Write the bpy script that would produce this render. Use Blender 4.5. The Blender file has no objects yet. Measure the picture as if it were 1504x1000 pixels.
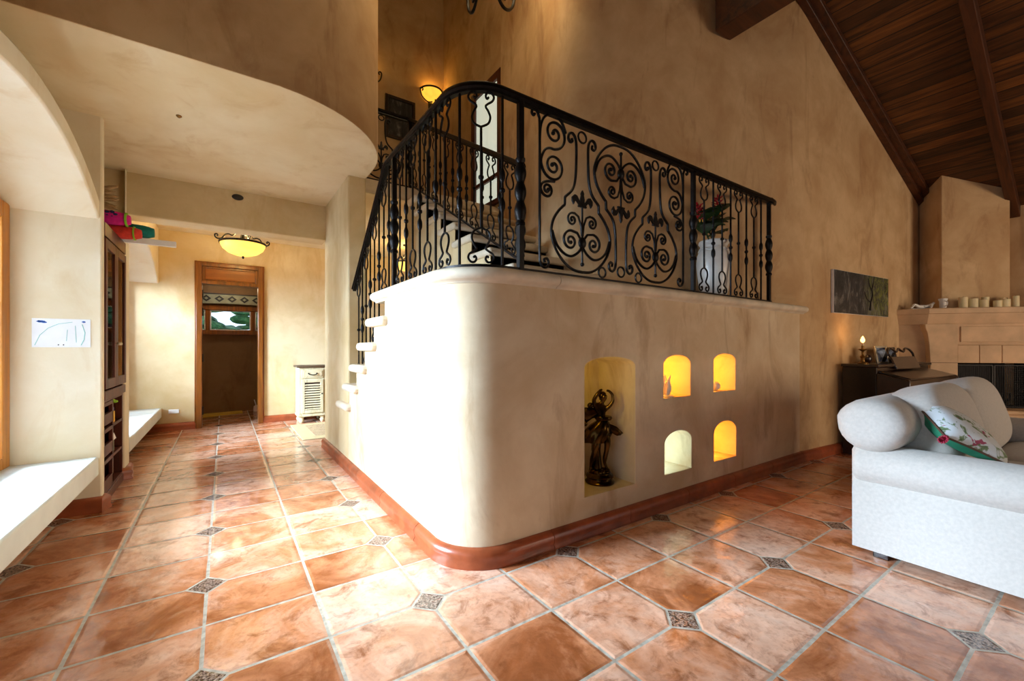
import bpy, bmesh, math, random
from mathutils import Vector, Matrix
random.seed(7)
S = bpy.context.scene
COL = S.collection
PI = math.pi
sin, cos, R = math.sin, math.cos, math.radians

# ------------------------------------------------------------------ materials
def srgb(r, g, b):
    f = lambda c: c/12.92 if c <= .04045 else ((c+.055)/1.055)**2.4
    return (f(r/255), f(g/255), f(b/255), 1)

class NT:
    def __init__(s, name):
        s.m = bpy.data.materials.new(name); s.m.use_nodes = True
        s.t = s.m.node_tree; s.n = s.t.nodes; s.n.clear()
        s.out = s.n.new('ShaderNodeOutputMaterial')
        s.b = s.n.new('ShaderNodeBsdfPrincipled')
        s.t.links.new(s.b.outputs[0], s.out.inputs[0])
    def N(s, typ, **k):
        n = s.n.new(typ)
        for a, v in k.items(): setattr(n, a, v)
        return n
    def L(s, a, b): s.t.links.new(a, b)
    def math(s, op, a, b=None, c=None):
        n = s.N('ShaderNodeMath', operation=op)
        for i, v in enumerate((a, b, c)):
            if v is None: continue
            if isinstance(v, (int, float)): n.inputs[i].default_value = v
            else: s.L(v, n.inputs[i])
        return n.outputs[0]
    def obj(s): return s.N('ShaderNodeTexCoord').outputs['Object']
    def mapping(s, scale=(1, 1, 1), vec=None):
        m = s.N('ShaderNodeMapping'); m.inputs['Scale'].default_value = scale
        s.L(vec or s.obj(), m.inputs[0]); return m.outputs[0]
    def noise(s, scale, detail=4, rough=.55, vec=None, dist=0):
        n = s.N('ShaderNodeTexNoise'); n.inputs['Scale'].default_value = scale
        n.inputs['Detail'].default_value = detail; n.inputs['Roughness'].default_value = rough
        n.inputs['Distortion'].default_value = dist
        s.L(vec or s.obj(), n.inputs['Vector']); return n.outputs[0]
    def ramp(s, fac, stops):
        n = s.N('ShaderNodeValToRGB'); e = n.color_ramp.elements
        while len(e) < len(stops): e.new(.5)
        for k, (p, c) in enumerate(stops): e[k].position = p; e[k].color = c
        s.L(fac, n.inputs[0]); return n.outputs[0]
    def mix(s, fac, a, b, mode='MIX'):
        n = s.N('ShaderNodeMix', data_type='RGBA', blend_type=mode)
        for i, v in ((0, fac), (6, a), (7, b)):
            if isinstance(v, (int, float, tuple)): n.inputs[i].default_value = v
            else: s.L(v, n.inputs[i])
        return n.outputs[2]
    def bump(s, h, strength=.2, dist=.01, normal=None):
        n = s.N('ShaderNodeBump'); n.inputs['Strength'].default_value = strength
        n.inputs['Distance'].default_value = dist; s.L(h, n.inputs['Height'])
        if normal: s.L(normal, n.inputs['Normal'])
        s.L(n.outputs[0], s.b.inputs['Normal']); return n.outputs[0]
    def set(s, **k):
        for a, v in k.items():
            a = a.replace('_', ' ')
            if isinstance(v, (int, float, tuple)): s.b.inputs[a].default_value = v
            else: s.L(v, s.b.inputs[a])
        return s

def simple(name, col, rough=.5, metal=0, var=.12, scale=12, bump=.1, **k):
    m = NT(name)
    n = m.noise(scale, 5)
    dark = tuple(c*(1-var*2) for c in col[:3])+(1,); lite = tuple(min(1, c*(1+var)) for c in col[:3])+(1,)
    m.set(Base_Color=m.ramp(n, [(.3, dark), (.7, lite)]), Roughness=rough, Metallic=metal, **k)
    if bump: m.bump(m.noise(scale*6, 3), bump, .004)
    return m.m

def plaster(name, a, b, c, scale=1.0, streak=True):
    m = NT(name)
    n1 = m.noise(1.1*scale, 6, .6, dist=.4)
    n2 = m.noise(3.5*scale, 5, .6, dist=.3)
    n3 = m.noise(1.6*scale, 6, .65, vec=m.mapping((1.6, 1.6, .5)), dist=.8)
    col = m.ramp(n1, [(.32, b), (.62, a)])
    col = m.mix(m.math('MULTIPLY', m.ramp(n2, [(.45, (0, 0, 0, 1)), (.75, (1, 1, 1, 1))]), .5), col, b)
    if streak:
        col = m.mix(m.math('MULTIPLY', m.ramp(n3, [(.53, (0, 0, 0, 1)), (.72, (1, 1, 1, 1))]), .6), col, c)
    m.set(Base_Color=col, Roughness=.75, Specular_IOR_Level=.25)
    m.bump(m.noise(9, 6, .6), .12, .02)
    return m.m

def wood(name, dark, lite, grain=(1, 1, .08), rough=.4, scale=14, coat=0):
    m = NT(name)
    n = m.noise(scale, 6, .6, vec=m.mapping(grain), dist=1.2)
    n2 = m.noise(3, 3)
    col = m.ramp(n, [(.3, dark), (.68, lite)])
    col = m.mix(m.math('MULTIPLY', n2, .35), col, dark)
    m.set(Base_Color=col, Roughness=rough, Coat_Weight=coat, Coat_Roughness=.2)
    m.bump(n, .08, .004)
    return m.m

def emit(name, col, strength, base=None):
    m = NT(name)
    n = m.noise(14, 4)
    m.set(Base_Color=base or col, Roughness=.4, Emission_Color=col,
          Emission_Strength=m.math('MULTIPLY', m.math('ADD', m.math('MULTIPLY', n, .6), .7), strength))
    return m.m

def glass(name, tint=(.95, .97, 1, 1)):
    m = NT(name)
    tr = m.N('ShaderNodeBsdfTransparent'); tr.inputs[0].default_value = tint
    gl = m.N('ShaderNodeBsdfGlossy'); gl.inputs['Roughness'].default_value = .02
    fr = m.N('ShaderNodeFresnel'); fr.inputs[0].default_value = 1.45
    mx = m.N('ShaderNodeMixShader'); m.L(fr.outputs[0], mx.inputs[0]); m.L(tr.outputs[0], mx.inputs[1]); m.L(gl.outputs[0], mx.inputs[2])
    m.L(mx.outputs[0], m.out.inputs[0]); return m.m

SU, SV, GA, GB = .4366, .3798, -.072, 2.632      # floor tile pitch and grid origin
def floor_material():
    m = NT('terracotta_tile')
    sep = m.N('ShaderNodeSeparateXYZ'); m.L(m.obj(), sep.inputs[0])
    x = m.math('DIVIDE', m.math('SUBTRACT', sep.outputs[0], GA), SU)
    y = m.math('DIVIDE', m.math('SUBTRACT', sep.outputs[1], GB), SV)
    wob = m.math('MULTIPLY', m.math('SUBTRACT', m.noise(7, 2), .5), .006)
    def dist(v, s, k):      # metres to the nearest multiple of k cells
        f = m.math('FRACT', m.math('ADD', m.math('DIVIDE', v, k), .5))
        return m.math('MULTIPLY', m.math('ABSOLUTE', m.math('SUBTRACT', f, .5)), s*k)
    d = m.math('ADD', m.math('MINIMUM', dist(x, SU, 1), dist(y, SV, 1)), wob)
    dm = m.math('ADD', dist(x, SU, 2), dist(y, SV, 2))          # diamond distance
    ins = m.math('LESS_THAN', dm, .078)
    ring = m.math('MULTIPLY', m.math('LESS_THAN', dm, .094), m.math('SUBTRACT', 1, ins))
    line = m.math('MULTIPLY', m.math('LESS_THAN', d, .0068), m.math('SUBTRACT', 1, ins))
    grout = m.math('MAXIMUM', ring, line)
    cmb = m.N('ShaderNodeCombineXYZ'); m.L(m.math('FLOOR', x), cmb.inputs[0]); m.L(m.math('FLOOR', y), cmb.inputs[1])
    wn = m.N('ShaderNodeTexWhiteNoise', noise_dimensions='3D'); m.L(cmb.outputs[0], wn.inputs['Vector'])
    rnd = wn.outputs['Value']
    off = m.N('ShaderNodeVectorMath', operation='MULTIPLY_ADD')
    m.L(wn.outputs['Color'], off.inputs[0]); off.inputs[1].default_value = (9, 9, 9); m.L(m.obj(), off.inputs[2])
    v = off.outputs[0]
    n1 = m.noise(2.6, 6, .62, vec=v, dist=1.0)
    n2 = m.noise(8, 6, .68, vec=v, dist=.6)
    n3 = m.noise(38, 4, .7, vec=v)
    f1 = m.math('ADD', m.math('MULTIPLY', n1, .75), m.math('MULTIPLY', rnd, .24))
    col = m.ramp(f1, [(.30, srgb(156, 86, 46)), (.43, srgb(206, 134, 92)), (.56, srgb(230, 176, 144)), (.78, srgb(238, 202, 178))])
    col = m.mix(m.math('MULTIPLY', m.ramp(n2, [(.52, (0, 0, 0, 1)), (.68, (1, 1, 1, 1))]), .8), col, srgb(140, 76, 38))
    col = m.mix(m.math('MULTIPLY', m.ramp(n3, [(.5, (0, 0, 0, 1)), (.72, (1, 1, 1, 1))]), .3), col, srgb(134, 66, 36))
    insc = m.ramp(m.noise(95, 3, .6), [(.42, srgb(70, 44, 34)), (.58, srgb(168, 142, 124))])
    col = m.mix(ins, col, insc)
    col = m.mix(grout, col, m.ramp(m.noise(30, 4), [(.3, srgb(156, 144, 126)), (.7, srgb(206, 196, 178))]))
    rough = m.math('ADD', m.math('MULTIPLY', n2, .16), .07)
    rough = m.math('ADD', rough, m.math('MULTIPLY', grout, .4))
    m.set(Base_Color=col, Roughness=rough, Specular_IOR_Level=.6, Coat_Weight=.25, Coat_Roughness=.06)
    edge = m.N('ShaderNodeMapRange'); edge.interpolation_type = 'SMOOTHSTEP'
    m.L(m.math('MINIMUM', d, m.math('ABSOLUTE', m.math('SUBTRACT', dm, .086))), edge.inputs[0])
    edge.inputs[1].default_value = .004; edge.inputs[2].default_value = .022
    h = m.math('ADD', m.math('MULTIPLY', edge.outputs[0], .55), m.math('MULTIPLY', m.noise(6, 2, .5, vec=v), 2.0))
    h = m.math('ADD', h, m.math('MULTIPLY', m.noise(19, 3, vec=v), .42))
    m.bump(h, .5, .011)
    return m.m

M = {}
CREAM, OCHRE, BROWN = srgb(224, 204, 164), srgb(190, 156, 104), srgb(158, 118, 76)
M['plaster'] = plaster('plaster', CREAM, srgb(200, 172, 122), OCHRE)
M['plaster_daylit'] = plaster('daylit_plaster', srgb(238, 228, 206), srgb(226, 208, 174), srgb(214, 186, 140))  # plaster made paler to stand in for window light on the bay side
M['plaster_lit_soffit'] = plaster('lit_soffit_plaster', srgb(236, 220, 186), srgb(222, 198, 152), srgb(206, 172, 118))  # plaster lightened to stand in for light bounced up onto the soffit
M['plaster_stair'] = plaster('stair_plaster', srgb(226, 206, 174), srgb(202, 174, 136), srgb(156, 116, 78), 1.3)
M['plaster_old'] = plaster('mottled_plaster', srgb(214, 182, 138), srgb(186, 148, 104), srgb(142, 100, 62), 1.3)
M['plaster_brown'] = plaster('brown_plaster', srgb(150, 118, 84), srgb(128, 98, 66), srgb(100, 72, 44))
M['stone'] = simple('cast_stone', srgb(222, 206, 180), .7, var=.1, scale=6)
M['fire_stone'] = simple('sand_stone', srgb(214, 178, 138), .7, var=.1, scale=5)
M['bench'] = simple('bench_plaster', srgb(218, 222, 216), .5, var=.05, scale=5)
M['floor'] = floor_material()
M['base'] = simple('glazed_terracotta', srgb(160, 80, 46), .3, var=.22, scale=7, bump=.15)
M['iron'] = simple('wrought_iron', srgb(30, 27, 26), .42, .75, var=.2, scale=30, bump=.25)
M['bronze'] = simple('dark_bronze', srgb(78, 56, 26), .22, 1.0, var=.5, scale=9, bump=.1)
M['sofa'] = simple('linen_weave', srgb(192, 184, 175), .9, var=.05, scale=60, bump=.35, Sheen_Weight=.2)
M['door_wood'] = wood('amber_wood', srgb(94, 48, 8), srgb(166, 94, 18), (1, 1, .06), .35, 16, .3)
M['door_panel'] = wood('amber_panel', srgb(128, 62, 10), srgb(184, 104, 28), (.08, 1, 1), .35, 12, .3)
M['win_wood'] = wood('window_wood', srgb(150, 86, 20), srgb(206, 132, 40), (1, 1, .06), .4, 16)
M['mahog'] = wood('mahogany', srgb(50, 16, 8), srgb(106, 40, 20), (1, 1, .07), .42, 18, .05)
M['black_wood'] = wood('ebonised_wood', srgb(26, 15, 11), srgb(50, 28, 18), (.1, 1, 1), .28, 16, .4)
M['inside'] = simple('shelf_interior', srgb(50, 28, 18), .6)
M['white'] = simple('white_paint', srgb(236, 234, 230), .5, var=.04)
M['paper'] = simple('white_paper', srgb(240, 241, 244), .8, var=.02, bump=0)
M['distress'] = plaster('distressed_cream_paint', srgb(224, 212, 178), srgb(206, 190, 150), srgb(126, 98, 62), 5)
M['cab_top'] = wood('cabinet_top', srgb(70, 52, 36), srgb(118, 92, 66), (.08, 1, 1), .5, 16)
M['glass'] = glass('clear_glass')
M['bowl'] = emit('amber_glass_lit', (1, .58, .10, 1), 1.15)
M['sconce_glass'] = emit('amber_sconce_glass_lit', (1, .50, .05, 1), .95)
M['bulb'] = emit('lit_bulb', (1, .85, .6, 1), 9)
M['coolbulb'] = emit('lit_cool_bulb', (1, .97, .9, 1), 8)
M['flame'] = emit('lit_flame_bulb', (1, .50, .14, 1), 4)
M['blue_ink'] = simple('blue_ink', srgb(60, 110, 200), .8, bump=0)
M['green_ink'] = simple('pale_green_ink', srgb(150, 205, 200), .8, bump=0)
M['wax'] = simple('ivory_wax', srgb(226, 208, 160), .5, var=.05, Subsurface_Weight=.15)
M['leaf'] = simple('dark_leaf', srgb(38, 66, 30), .45, var=.3, scale=10)
M['petal'] = simple('red_petal', srgb(158, 18, 24), .5, var=.2, scale=20)
M['petal_tip'] = simple('yellow_petal', srgb(226, 160, 50), .5)
M['ceramic'] = simple('white_ceramic', srgb(226, 222, 214), .3, var=.1, scale=5)
M['gilt'] = simple('gilt', srgb(140, 100, 44), .4, .7)
M['pink'] = simple('magenta_cloth', srgb(216, 22, 136), .9, var=.12, scale=30)
M['red'] = simple('red_cloth', srgb(214, 60, 44), .9, scale=30)
M['teal'] = simple('teal_cloth', srgb(16, 122, 112), .9, scale=30)
M['lime'] = simple('lime_braid', srgb(140, 190, 40), .9)
M['navy'] = simple('navy_cloth', srgb(38, 40, 92), .9)
M['straw'] = simple('dried_grass', srgb(178, 142, 96), .9, var=.3)
M['green_silk'] = simple('green_silk', srgb(44, 132, 98), .6, var=.2, scale=8)
M['maroon'] = simple('maroon_tassel', srgb(150, 24, 52), .8)
M['cord'] = simple('brown_cord', srgb(92, 62, 44), .8)
M['soot'] = simple('sooty_firebrick', srgb(44, 38, 36), .85, var=.3, scale=9)
M['silver'] = simple('silver_frame', srgb(190, 176, 150), .3, .8)
M['photo'] = simple('photo_print', srgb(120, 135, 160), .4, var=.6, scale=18, bump=0)
M['dark'] = simple('black_plastic', srgb(24, 22, 22), .5)
M['yellow'] = simple('yellow_mat', srgb(214, 178, 60), .8)
M['yellow_card'] = simple('yellow_card', srgb(232, 178, 40), .6)
M['blue_card'] = simple('blue_card', srgb(52, 84, 160), .6)
M['sage'] = simple('sage_paint', srgb(150, 152, 128), .7)
M['book_brown'] = simple('brown_cover', srgb(120, 80, 50), .6)
M['plum'] = simple('plum_box', srgb(120, 84, 92), .7)

def roof_material():
    m = NT('ceiling_plank')
    sep = m.N('ShaderNodeSeparateXYZ'); m.L(m.obj(), sep.inputs[0])
    w = .135
    p = m.math('DIVIDE', sep.outputs[0], w)
    wn = m.N('ShaderNodeTexWhiteNoise', noise_dimensions='1D'); m.L(m.math('FLOOR', p), wn.inputs['W'])
    n = m.noise(15, 7, .66, vec=m.mapping((1, .07, 1)), dist=1.5)
    f = m.math('ADD', m.math('MULTIPLY', n, .85), m.math('MULTIPLY', wn.outputs[0], .22))
    col = m.ramp(f, [(.33, srgb(30, 16, 6)), (.53, srgb(76, 42, 16)), (.76, srgb(128, 76, 30))])
    g = m.math('LESS_THAN', m.math('ABSOLUTE', m.math('SUBTRACT', m.math('FRACT', p), .5)), .46)
    m.set(Base_Color=m.mix(g, srgb(20, 10, 4), col), Roughness=.45)
    m.bump(g, .5, .01)
    return m.m
M['roof'] = roof_material()
M['rafter'] = wood('rafter_wood', srgb(46, 22, 8), srgb(98, 52, 22), (.08, 1, 1), .5, 14)

def painting_material():
    m = NT('forest_canvas')
    v = m.mapping((3, 3, 1.6))
    n1 = m.noise(2.0, 7, .7, vec=v, dist=1.4); n2 = m.noise(9, 6, .75, vec=v, dist=1)
    n3 = m.noise(1.3, 3, .5)
    col = m.ramp(n1, [(.36, srgb(16, 18, 18)), (.52, srgb(50, 48, 48)), (.70, srgb(128, 124, 118))])
    sep = m.N('ShaderNodeSeparateXYZ'); m.L(m.obj(), sep.inputs[0])
    rt = m.N('ShaderNodeMapRange'); m.L(sep.outputs[0], rt.inputs[0]); rt.inputs[1].default_value = 6.35; rt.inputs[2].default_value = 6.75
    k = m.math('MULTIPLY', rt.outputs[0], m.ramp(n2, [(.45, (0, 0, 0, 1)), (.6, (1, 1, 1, 1))]))
    col = m.mix(m.math('MULTIPLY', k, .8), col, srgb(122, 130, 40))
    col = m.mix(m.math('MULTIPLY', m.ramp(n3, [(.62, (0, 0, 0, 1)), (.72, (1, 1, 1, 1))]), .4), col, srgb(140, 40, 60))
    m.set(Base_Color=col, Roughness=.6); return m.m
M['painting'] = painting_material()

def rug_material():
    m = NT('floral_rug_pile')
    n = m.noise(14, 5, .7, dist=1.5)
    m.set(Base_Color=m.ramp(n, [(.38, srgb(150, 122, 88)), (.5, srgb(206, 184, 142)), (.62, srgb(176, 136, 110))]), Roughness=.95)
    m.bump(m.noise(200, 2), .4, .004); return m.m
M['rug'] = rug_material()
M['rug_border'] = simple('rug_border', srgb(216, 198, 150), .95, var=.08, scale=30, bump=.4)

def floral_material():
    m = NT('floral_cotton')
    n = m.noise(9, 5, .6, dist=1.5); n2 = m.noise(13, 3, .5, dist=.8)
    col = m.ramp(n, [(.53, srgb(214, 218, 220)), (.57, srgb(120, 140, 100)), (.66, srgb(70, 96, 60))])
    col = m.mix(m.ramp(n2, [(.66, (0, 0, 0, 1)), (.69, (1, 1, 1, 1))]), col, srgb(160, 60, 90))
    m.set(Base_Color=col, Roughness=.75); return m.m
M['floral'] = floral_material()

def foliage_material():
    m = NT('sunlit_foliage')
    n = m.noise(5, 6, .75)
    m.set(Base_Color=m.ramp(n, [(.35, srgb(20, 60, 34)), (.52, srgb(62, 122, 70)), (.7, srgb(150, 196, 130))]), Roughness=.6)
    return m.m
M['foliage'] = foliage_material()

# ------------------------------------------------------------------ mesh helpers
class MB:
    def __init__(s, T=None): s.bm = bmesh.new(); s.T = T
    def v(s, p):
        p = Vector(p)
        return s.bm.verts.new(s.T @ p if s.T else p)
    def f(s, vs):
        try: return s.bm.faces.new(vs)
        except ValueError: return None
    def box(s, x0, x1, y0, y1, z0, z1, T=None):
        c = [(x, y, z) for x in (x0, x1) for y in (y0, y1) for z in (z0, z1)]
        V = [s.v(T @ Vector(p) if T else p) for p in c]
        for q in ((0, 1, 3, 2), (4, 6, 7, 5), (0, 4, 5, 1), (2, 3, 7, 6), (0, 2, 6, 4), (1, 5, 7, 3)): s.f([V[i] for i in q])
        return s
    def prism(s, poly, a0, a1, axis='z'):
        mk = {'z': lambda p, a: (p[0], p[1], a), 'x': lambda p, a: (a, p[0], p[1]), 'y': lambda p, a: (p[0], a, p[1])}[axis]
        A = [s.v(mk(p, a0)) for p in poly]; B = [s.v(mk(p, a1)) for p in poly]
        s.f(A[::-1]); s.f(B)
        for i in range(len(poly)):
            j = (i+1) % len(poly); s.f([A[i], A[j], B[j], B[i]])
        return s
    def loft(s, rings, closed=True, cap=True):
        Vr = [[s.v(p) for p in r] for r in rings]; n = len(Vr[0])
        for a, b in zip(Vr, Vr[1:]):
            for i in range(n if closed else n-1):
                j = (i+1) % n; s.f([a[i], a[j], b[j], b[i]])
        if cap and closed: s.f(Vr[0][::-1]); s.f(Vr[-1])
        return s
    def tube(s, pts, r, n=6, closed=False):
        pts = [Vector(p) for p in pts]; m = len(pts); rings = []
        rr = r if isinstance(r, (list, tuple)) else [r]*m
        up = None
        for i, p in enumerate(pts):
            a = pts[i-1] if (i > 0 or closed) else pts[i]; b = pts[(i+1) % m] if (i < m-1 or closed) else pts[i]
            t = (b-a).normalized() if (b-a).length > 1e-9 else Vector((0, 0, 1))
            if up is None:
                up = t.orthogonal().normalized()
            else:
                up = up - t*up.dot(t)
                up = up.normalized() if up.length > 1e-6 else t.orthogonal().normalized()
            w = t.cross(up)
            rings.append([p+(up*cos(2*PI*k/n)+w*sin(2*PI*k/n))*rr[i] for k in range(n)])
        if closed: rings.append(rings[0]); return s.loft(rings, cap=False)
        return s.loft(rings)
    def sweep(s, pts, prof):      # profile (side, up) carried along a path, upright; side = right of travel
        pts = [Vector(p) for p in pts]; m = len(pts); rings = []
        for i, p in enumerate(pts):
            t = pts[min(i+1, m-1)]-pts[max(i-1, 0)]; h = Vector((t.x, t.y, 0)).normalized()
            d0 = (pts[i]-pts[i-1]); d1 = (pts[min(i+1, m-1)]-pts[i])
            k = 1
            if 0 < i < m-1:
                a = Vector((d0.x, d0.y)).normalized(); b = Vector((d1.x, d1.y)).normalized()
                c = max(.3, math.sqrt(max(0, (1+a.dot(b))/2))); k = 1/c
            sd = Vector((h.y, -h.x, 0))*k
            rings.append([p+sd*q[0]+Vector((0, 0, q[1])) for q in prof])
        return s.loft(rings)
    def lathe(s, prof, c=(0, 0, 0), n=24, sy=1):
        rings = [[(c[0]+r*cos(2*PI*k/n), c[1]+r*sy*sin(2*PI*k/n), c[2]+z) for k in range(n)] for r, z in prof]
        return s.loft(rings)
    def ell(s, c, r, n=12, T=None):
        r = (r, r, r) if isinstance(r, (int, float)) else r
        rings = []
        for i in range(n+1):
            a = -PI/2+PI*i/n; q = max(cos(a), .02)
            ring = [Vector((r[0]*q*cos(2*PI*k/(2*n)), r[1]*q*sin(2*PI*k/(2*n)), r[2]*sin(a))) for k in range(2*n)]
            rings.append([(T @ p if T else p)+Vector(c) for p in ring])
        return s.loft(rings)
    def build(s, name, mat, parent=None, bevel=0, smooth=40, sub=0):
        bm = s.bm
        bmesh.ops.recalc_face_normals(bm, faces=bm.faces[:])
        me = bpy.data.meshes.new(name); bm.to_mesh(me); bm.free()
        me.materials.append(M[mat] if isinstance(mat, str) else mat)
        if smooth:
            for p in me.polygons: p.use_smooth = True
            me.set_sharp_from_angle(angle=R(smooth))
        o = bpy.data.objects.new(name, me); COL.objects.link(o)
        if parent is not None:
            o.parent = parent
            if not parent.get('local'): o.location = -world_loc(parent)
        if bevel:
            b = o.modifiers.new('bevel', 'BEVEL'); b.width = bevel; b.segments = 2; b.limit_method = 'ANGLE'; b.angle_limit = R(40)
        if sub:
            q = o.modifiers.new('sub', 'SUBSURF'); q.levels = sub; q.render_levels = sub
        return o
def world_loc(o):
    l = o.location.copy()
    while o.parent: o = o.parent; l += o.location
    return l
def tag(o, label, cat, group=None, kind=None):
    o['label'] = label; o['category'] = cat
    if group: o['group'] = group
    if kind: o['kind'] = kind
    return o
def thing(name, label, cat, loc=(0, 0, 0), group=None, local=False, rz=0):
    o = bpy.data.objects.new(name, None); COL.objects.link(o); o.location = loc; o.rotation_euler = (0, 0, rz)
    o.empty_display_size = .1
    if local: o['local'] = True
    return tag(o, label, cat, group)
def struct(o): o['kind'] = 'structure'; return o
def lpart(mb, name, mat, par, **k):     # a part modelled in the local frame of its thing
    o = mb.build(name, mat, None, **k); o.parent = par; return o
def dup(root, loc, label, rz=None, scale=None):
    r = root.copy(); COL.objects.link(r); r.location = loc; r['label'] = label
    if rz is not None: r.rotation_euler = (0, 0, rz)
    if scale: r.scale = scale
    for ch in root.children:
        c = ch.copy(); COL.objects.link(c); c.parent = r
        for g in ch.children:
            d = g.copy(); COL.objects.link(d); d.parent = c
    return r
def catmull(P, n=8, closed=False):
    P = [Vector(p) for p in P]; out = []; m = len(P)
    for i in range(m if closed else m-1):
        g = lambda k: P[k % m] if closed else P[max(0, min(m-1, k))]
        p0, p1, p2, p3 = g(i-1), g(i), g(i+1), g(i+2)
        for k in range(n):
            t = k/n
            out.append(.5*((2*p1)+(p2-p0)*t+(2*p0-5*p1+4*p2-p3)*t*t+(3*p1-p0-3*p2+p3)*t**3))
    if not closed: out.append(P[-1])
    return out
def arc(cx, cy, r, a0, a1, n=12):
    return [(cx+r*cos(R(a0+(a1-a0)*i/n)), cy+r*sin(R(a0+(a1-a0)*i/n))) for i in range(n+1)]
def spiral(cx, cy, r0, r1, a0, turns, n=34):
    return [(cx+(r0+(r1-r0)*(i/n)**.85)*cos(a0+2*PI*turns*i/n), cy+(r0+(r1-r0)*(i/n)**.85)*sin(a0+2*PI*turns*i/n)) for i in range(n+1)]
def offset(poly, d):
    out = []; m = len(poly)
    for i in range(m):
        a = Vector(poly[max(0, i-1)][:2]); b = Vector(poly[min(m-1, i+1)][:2]); t = (b-a).normalized()
        out.append((poly[i][0]+t.y*d, poly[i][1]-t.x*d))
    return out
def cut(o, cutters):
    for c in cutters:
        m = o.modifiers.new('cut', 'BOOLEAN'); m.object = c; m.operation = 'DIFFERENCE'; m.solver = 'EXACT'
    dg = bpy.context.evaluated_depsgraph_get(); dg.update()
    me = bpy.data.meshes.new_from_object(o.evaluated_get(dg))
    o.modifiers.clear(); o.data = me
    for c in cutters: bpy.data.objects.remove(c)
    for p in me.polygons: p.use_smooth = True
    me.set_sharp_from_angle(angle=R(40))
def archpoly(x0, x1, z0, zs, za, n=14):      # flat bottom, segmental or elliptic top
    c, w = (x0+x1)/2, (x1-x0)/2
    return [(x0, z0), (x1, z0)]+[(c+w*cos(PI*i/n), zs+(za-zs)*sin(PI*i/n)) for i in range(n+1)]
def segarc(x0, x1, zs, za, n=18):            # circular segment from x1 to x0
    w, h = (x1-x0)/2, za-zs; r = (w*w+h*h)/(2*h); a = math.asin(w/r); c = (x0+x1)/2
    return [(c+r*sin(a-2*a*i/n), za-r+r*cos(a-2*a*i/n)) for i in range(n+1)]

# ------------------------------------------------------------------ shell
U0, V0 = 1.01, 1.965          # stair wall: hall face and living-room face
RC = .30                      # its rounded corner
TOP = 7.2
ZS = 2.906                    # hall soffit
ZL = 1.64                     # landing
ZG = 3.05                     # gallery floor
GW = [(9.2, 1.602), (7.4, 1.759), (6.2, 1.864), (5.4, 1.934), (5.05, 1.965), (4.75, 2.04), (4.5, 2.115), (3.9, 2.30), (3.3, 2.46), (2.95, 2.545), (2.68, 2.64),
      (2.53, 2.80), (2.52, 3.0), (2.58, 3.25), (2.68, 3.55), (2.79, 3.95), (2.85, 4.3), (2.87, 4.46)]
gw = [(p.x, p.y) for p in catmull([(a, b, 0) for a, b in GW], 6)]
gw_back = offset(gw, .25)
wall_gable = MB().prism(gw+[(2.90, 4.50), (3.2, 4.5)]+[p for p in gw_back[::-1] if p[1] < 4.3 and p[0] > 2.5], 0, TOP).build('wall_gable', 'plaster_old'); struct(wall_gable)

struct(MB().box(-1.6, 9.0, -4.2, 9.75, -.1, 0).build('floor', 'floor', smooth=0))

# solid block under the landing, with its niches
plan = [(U0, 3.2)]+[(U0, V0+RC)]+arc(U0+RC, V0+RC, RC, 180, 270, 16)+[(3.0, V0), (5.02, V0), (5.05, 2.08), (4.5, 2.25), (3.9, 2.42), (3.3, 2.6), (2.8, 2.72), (2.66, 2.9), (2.7, 3.2)]
block = MB().prism(plan, 0, 1.568).build('wall_stair', 'plaster_stair'); struct(block)
def cutter(x0, x1, z0, zs, za, depth):
    o = MB().prism(archpoly(x0, x1, z0, zs, za), V0-.1, V0+depth, 'y').build('cutter', 'plaster')
    b = None
    return o
NICHES = [(2.716, 3.059, .822, 1.075, 1.145), (3.389, 3.736, .831, 1.09, 1.15), (2.728, 3.072, .246, .475, .562), (3.394, 3.747, .245, .475, .571)]
cut(block, [cutter(1.904, 2.393, .242, 1.075, 1.14, .35)]+[cutter(*q, .33) for q in NICHES])
bv = block.modifiers.new('soft', 'BEVEL'); bv.width = .012; bv.segments = 3; bv.limit_method = 'ANGLE'; bv.angle_limit = R(50)

# left outer wall with window openings
def wall_u(name, u0, u1, v0, v1, z0, z1, holes, mat):
    o = MB().box(u0, u1, v0, v1, z0, z1).build(name, mat)
    if holes: cut(o, [MB().prism([(a, c), (b, c), (b, d), (a, d)], u0-.1, u1+.1, 'x').build('cutter', mat) for a, b, c, d in holes])
    return struct(o)
wall_u('wall_left', -1.45, -1.25, -4.2, 8.0, 0, TOP, [(2.05, 4.2, .44, 2.12), (5.5, 7.75, .40, 2.12), (-1.1, 1.3, .44, 2.12), (-3.9, -1.5, .44, 2.12)], 'plaster_daylit')
# piers of the window bay and of the bookcase recess
struct(MB().box(-1.26, -.745, 4.28, 4.352, 0, ZS+.02).build('trim_1', 'plaster_daylit', bevel=.012))
struct(MB().box(-1.26, -.75, 5.165, 5.39, 0, 2.19).build('trim_2', 'plaster_daylit', bevel=.012))
struct(MB().box(-1.26, -.76, 1.80, 1.93, 0, 2.6).build('trim_3', 'plaster_daylit', bevel=.012))
def hood(name, v0, v1, zs, za, outer, u1):
    inner = segarc(v0, v1, zs, za)
    mb = MB(); n = len(inner); out = outer(n)
    for a, b, c, d in zip(inner, inner[1:], out, out[1:]):
        A = [mb.v((u, *p)) for u in (-1.26, u1) for p in (a, b, d, c)]
        mb.f(A[4:8]); mb.f(A[0:4][::-1]); mb.f([A[0], A[1], A[5], A[4]]); mb.f([A[3], A[7], A[6], A[2]])
    bmesh.ops.remove_doubles(mb.bm, verts=mb.bm.verts[:], dist=1e-5)
    return struct(mb.build(name, 'plaster_daylit', bevel=.012, smooth=50))
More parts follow.
